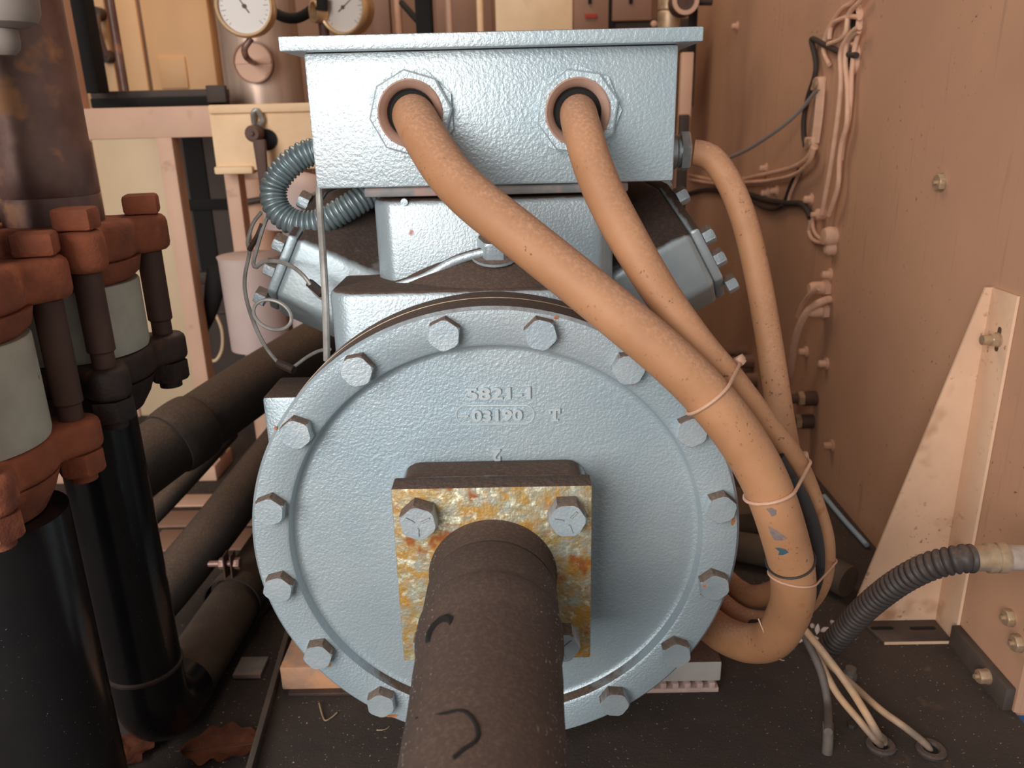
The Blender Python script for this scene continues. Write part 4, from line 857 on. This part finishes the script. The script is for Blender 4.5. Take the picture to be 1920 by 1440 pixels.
# gauges
def gauge(px, py, rpx, Y, label, tilt=0, needle=2.2):
    c = AY(px, py, Y); r = rpx/FPX*(c-CAM).dot(FWD); n = V((math.sin(tilt), -math.cos(tilt), 0)); u = V((math.cos(tilt), math.sin(tilt), 0)); z = V((0, 0, 1))
    t = thing('pressure_gauge', c-z*r, label, 'gauge', 'round pressure gauges')
    b = MB(); b.lathe([(0, -.03), (r*.93, -.03), (r*.96, -.004), (r*.96, .001), (0, .001)], c, n, 56); obj('gauge_case', b, 'brass', t)
    b = MB(); b.lathe([(r*.965, -.006), (r, -.004), (r, .006), (r*.95, .010), (r*.88, .009), (r*.86, .0015), (r*.965, .0015), (r*.965, -.006)], c, n, 56); obj('bezel', b, 'brass', t)
    b = MB(); b.lathe([(0, .0012), (r*.857, .0012), (r*.857, .003), (0, .003)], c, n, 56); d = obj('dial', b, 'white', t)
    b = MB()
    for k in range(24):
        a = math.radians(-45+k*270/23); L = .16 if k % 4 == 0 else .08
        o = c+n*.0031+u*(r*.80*math.cos(a))+z*(r*.80*math.sin(a)); dr = u*math.cos(a)+z*math.sin(a); tg = u*-math.sin(a)+z*math.cos(a)
        b.prism([(0, -.008*r), (-L*r, -.008*r), (-L*r, .008*r), (0, .008*r)], o, dr, tg, n*.0003)
    obj('scale_marks', b, 'stud', d)
    b = MB(); dr = u*math.cos(needle)+z*math.sin(needle); tg = u*-math.sin(needle)+z*math.cos(needle)
    b.prism([(-.25*r, -.02*r), (.72*r, -.008*r), (.72*r, .008*r), (-.25*r, .02*r)], c+n*.0036, dr, tg, n*.0008); b.lathe([(0, 0), (.07*r, 0), (.07*r, .002), (0, .002)], c+n*.0034, n, 16); obj('needle', b, 'stud', d)
    return c, r
c, r = gauge(459, 12, 55, .80, 'brass-rimmed pressure gauge in front of the galvanised vessel', .05, 2.15)
b = MB(); b.tube([c+V((0, .015, -r*.97)), AY(459, 90, .815), AY(461, 105, .83), AY(468, 113, .89), AY(474, 117, 1.06-vr-.015)], .0052, 12, .006); obj('bent_pipe', b, 'copper', None, 'bent brown pipe below the brass-rimmed gauge', 'pipe')
c, r = gauge(645, 14, 50, .95, 'tilted pressure gauge standing behind the terminal box lid', -.35, .6)
b = MB(); p = AY(606, 40, .97); b.tube([V((p.x, .97, .70)), V((p.x, .97, 1.1))], .009, 14, .1); obj('gauge_pipe', b, 'stud', None, 'brown pipe left of the tilted gauge', 'pipe')
b = MB(); b.tube([AY(510, 22, .98), AY(535, 33, .98), AY(560, 33, .98), AY(585, 18, .98), AY(606, -6, .98), AY(620, -25, .98)], .009, 16, .01); obj('black_hose', b, 'black', None, 'black hose curving between the two gauges', 'hose')
cable('black_fitting', [(604, -5, .94), (604, 20, .94)], .010, 'black', 'black fitting above the brown gauge pipe', cat='fitting', seg=14)
b = MB(); b.lathe([(.016, -.01), (.019, -.01), (.019, .01), (.016, .01), (.016, -.01)], AY(597, 22, .96), (.8, .6, 0), 24); obj('bright_ring', b, 'brass', None, 'bright ring edge left of the tilted gauge', 'ring')
# strip of plant behind the terminal box lid
b = pb(690, -80, 738, 140, 1.30, .03, .002); obj('brown_panel', b, 'brown', None, 'brown panel right of the tilted gauge', 'panel')  # flat brown panel only
b = pb(738, -80, 756, 140, 1.27, .04, .004); obj('door_jamb', b, 'darkbrown', None, 'dark upright jamb right of the brown panel', 'post')
b = MB(); p = AY(747, 40, 1.25); b.tube([V((p.x, 1.25, .6)), V((p.x, 1.25, 1.3))], .007, 12, .1); obj('pale_rod', b, 'wire', None, 'thin pale rod along the dark jamb', 'rod')
b = MB(); p, q = AY(779, 40, 1.05), AY(809, 40, 1.05); b.box((p.x, 1.05, .5), (q.x, 1.10, 1.4), .004); obj('black_post', b, 'black', None, 'black upright post behind the middle of the terminal box lid', 'post')
b = MB(); b.tube([AY(753, 5, 1.15), AY(768, 22, 1.10), AY(784, 40, 1.07)], .006, 10, .01); obj('black_cable', b, 'black', None, 'black cord running into the black post', 'cord')
for px, w_, Y, m_, lab in ((842, 12, 1.12, 'frame', 'pale vertical pipe right of the black post'), (901, 12, 1.0, 'board', 'mottled pale pipe beside the cream box')):
    p = AY(px, 40, Y); b = MB(); b.tube([V((p.x, Y, .5)), V((p.x, Y, 1.4))], w_/2/FPX*(p-CAM).dot(FWD)*1.1, 16, .2); obj('vertical_pipe', b, m_, None, lab, 'pipe')
b = pb(812, -80, 926, 140, 1.38, .03, .002); obj('brown_panel', b, 'brown', None, 'brown panel behind the two pale vertical pipes', 'panel')  # another flat brown panel
b = pb(925, -120, 1074, 61, .88, .08, .003); obj('cream_box', b, 'board', None, 'pale cream box standing behind the terminal box lid', 'box')
t = thing('switch_cabinet', AY(1140, 60, 1.45), 'dim brown switch cabinet with a red label right of the cream box', 'cabinet')
b = pb(1076, -100, 1140, 140, 1.45, .05, .003); cb = obj('left_door', b, 'brown', t)
b = pb(1150, -100, 1222, 38, 1.45, .05, .003); obj('right_door', b, 'brown', t)
b = pb(1140, -100, 1150, 60, 1.455, .02); obj('door_gap', b, 'black', t)
b = pb(1060, 40, 1300, 200, 1.47, .03); obj('lower_part', b, 'darkbrown', t)
b = pb(1097, 26, 1119, 33, 1.445, .004); obj('red_label', b, 'redmark', cb)
for px, Y in ((1106, 1.445), (1183, 1.445)): b = pb(px-3, -15, px+3, 7, Y, .004, .001); obj('door_latch', b, 'black', t)
b = MB(); b.lathe([(0, -.008), (.007, -.004), (.008, 0), (.004, .010), (.004, .03), (0, .03)], AY(1226, 45, 1.445), (0, 1, 0), 14); obj('round_knob', b, 'frame', t)
p = AY(1254, 40, 1.2); b = MB(); rr_ = 21/FPX*(p-CAM).dot(FWD); zc = AY(1254, 21, 1.2).z
b.lathe([(0, .55), (rr_, .55), (rr_, zc-.003), (rr_*.9, zc), (rr_, zc+.003), (rr_, 1.4), (0, 1.4)], (p.x, 1.2, 0), (0, 0, 1), 32); obj('copper_pipe', b, 'fitting', None, 'shiny copper pipe behind the right end of the terminal box lid', 'pipe')
t = thing('stop_valve', AY(1280, 15, 1.1), 'round valve body at the top edge above the lid corner', 'valve')
b = MB(); b.lathe([(0, -.02), (.022, -.02), (.026, -.012), (.026, .02), (0, .02)], AY(1281, 4, 1.1), (0, 1, 0), 28); obj('body', b, 'stud', t)
b = MB(); b.lathe([(.017, .0205), (.025, .0205), (.025, .026), (.017, .026), (.017, .0205)], AY(1281, 4, 1.1), (0, -1, 0), 28); obj('ring', b, 'frame', t)
b = MB(); b.tube([AY(1300, 2, 1.1), AY(1335, 2, 1.1)], .008, 12, .02); obj('stem', b, 'rustdark', t)
b = MB(); p = AY(1298, 60, 1.15); b.tube([V((p.x, 1.15, .66)), V((p.x, 1.15, AY(1298, 12, 1.15).z))], .009, 14, .05); obj('dark_pipe', b, 'black', None, 'dark pipe below the valve at the end of the lid', 'pipe')
b = pb(1279, 98, 1296, 215, 1.05, .02, .002, zlo=0); obj('pale_post', b, 'frame', None, 'pale narrow post between terminal box and right wall', 'post')
b = pb(1276, 215, 1292, 246, 1.03, .0199, .002, zlo=0); obj('dark_post', b, 'darkbrown', None, 'dark post below the pale narrow post', 'post')
b = MB(); b.tube([AY(1240, 352, .42), AY(1255, 354, .42)], .008, 12, .01); obj('red_cap', b, 'redmark', None, 'small red cap under the right end of the terminal box', 'cap')
# far floor planks on the left
for k, (y0, y1, mm) in enumerate(((925, 947, 'frame'), (955, 985, 'brown'), (990, 1030, 'brown'))):
    a, c = AZ(345, y1, LF+.004), AZ(440, y0, LF+.004)
    b = MB(); b.box((a.x-.06, min(a.y, c.y), LF), (c.x+.06, max(a.y, c.y), LF+.004), .0008); obj('floor_plank', b, mm, None, ('pale narrow floor plank farthest back between the dark pipes', 'brown floor plank in the middle between the dark pipes', 'brown floor plank nearest between the dark pipes')[k], 'plank')
for a, c, lab in (((560, 690, .70), (640, 640, .70), 'pale pipe behind the crankcase, upper of two'), ((522, 728, .62), (600, 722, .62), 'pale pipe behind the crankcase, lower of two')):
    b = MB(); p, q = AY(*a), AY(*c); b.tube([p, q+(q-p)], .022 if 'upper' in lab else .012, 20, .05); obj('pale_floor_pipe', b, 'frame', None, lab, 'pipe')
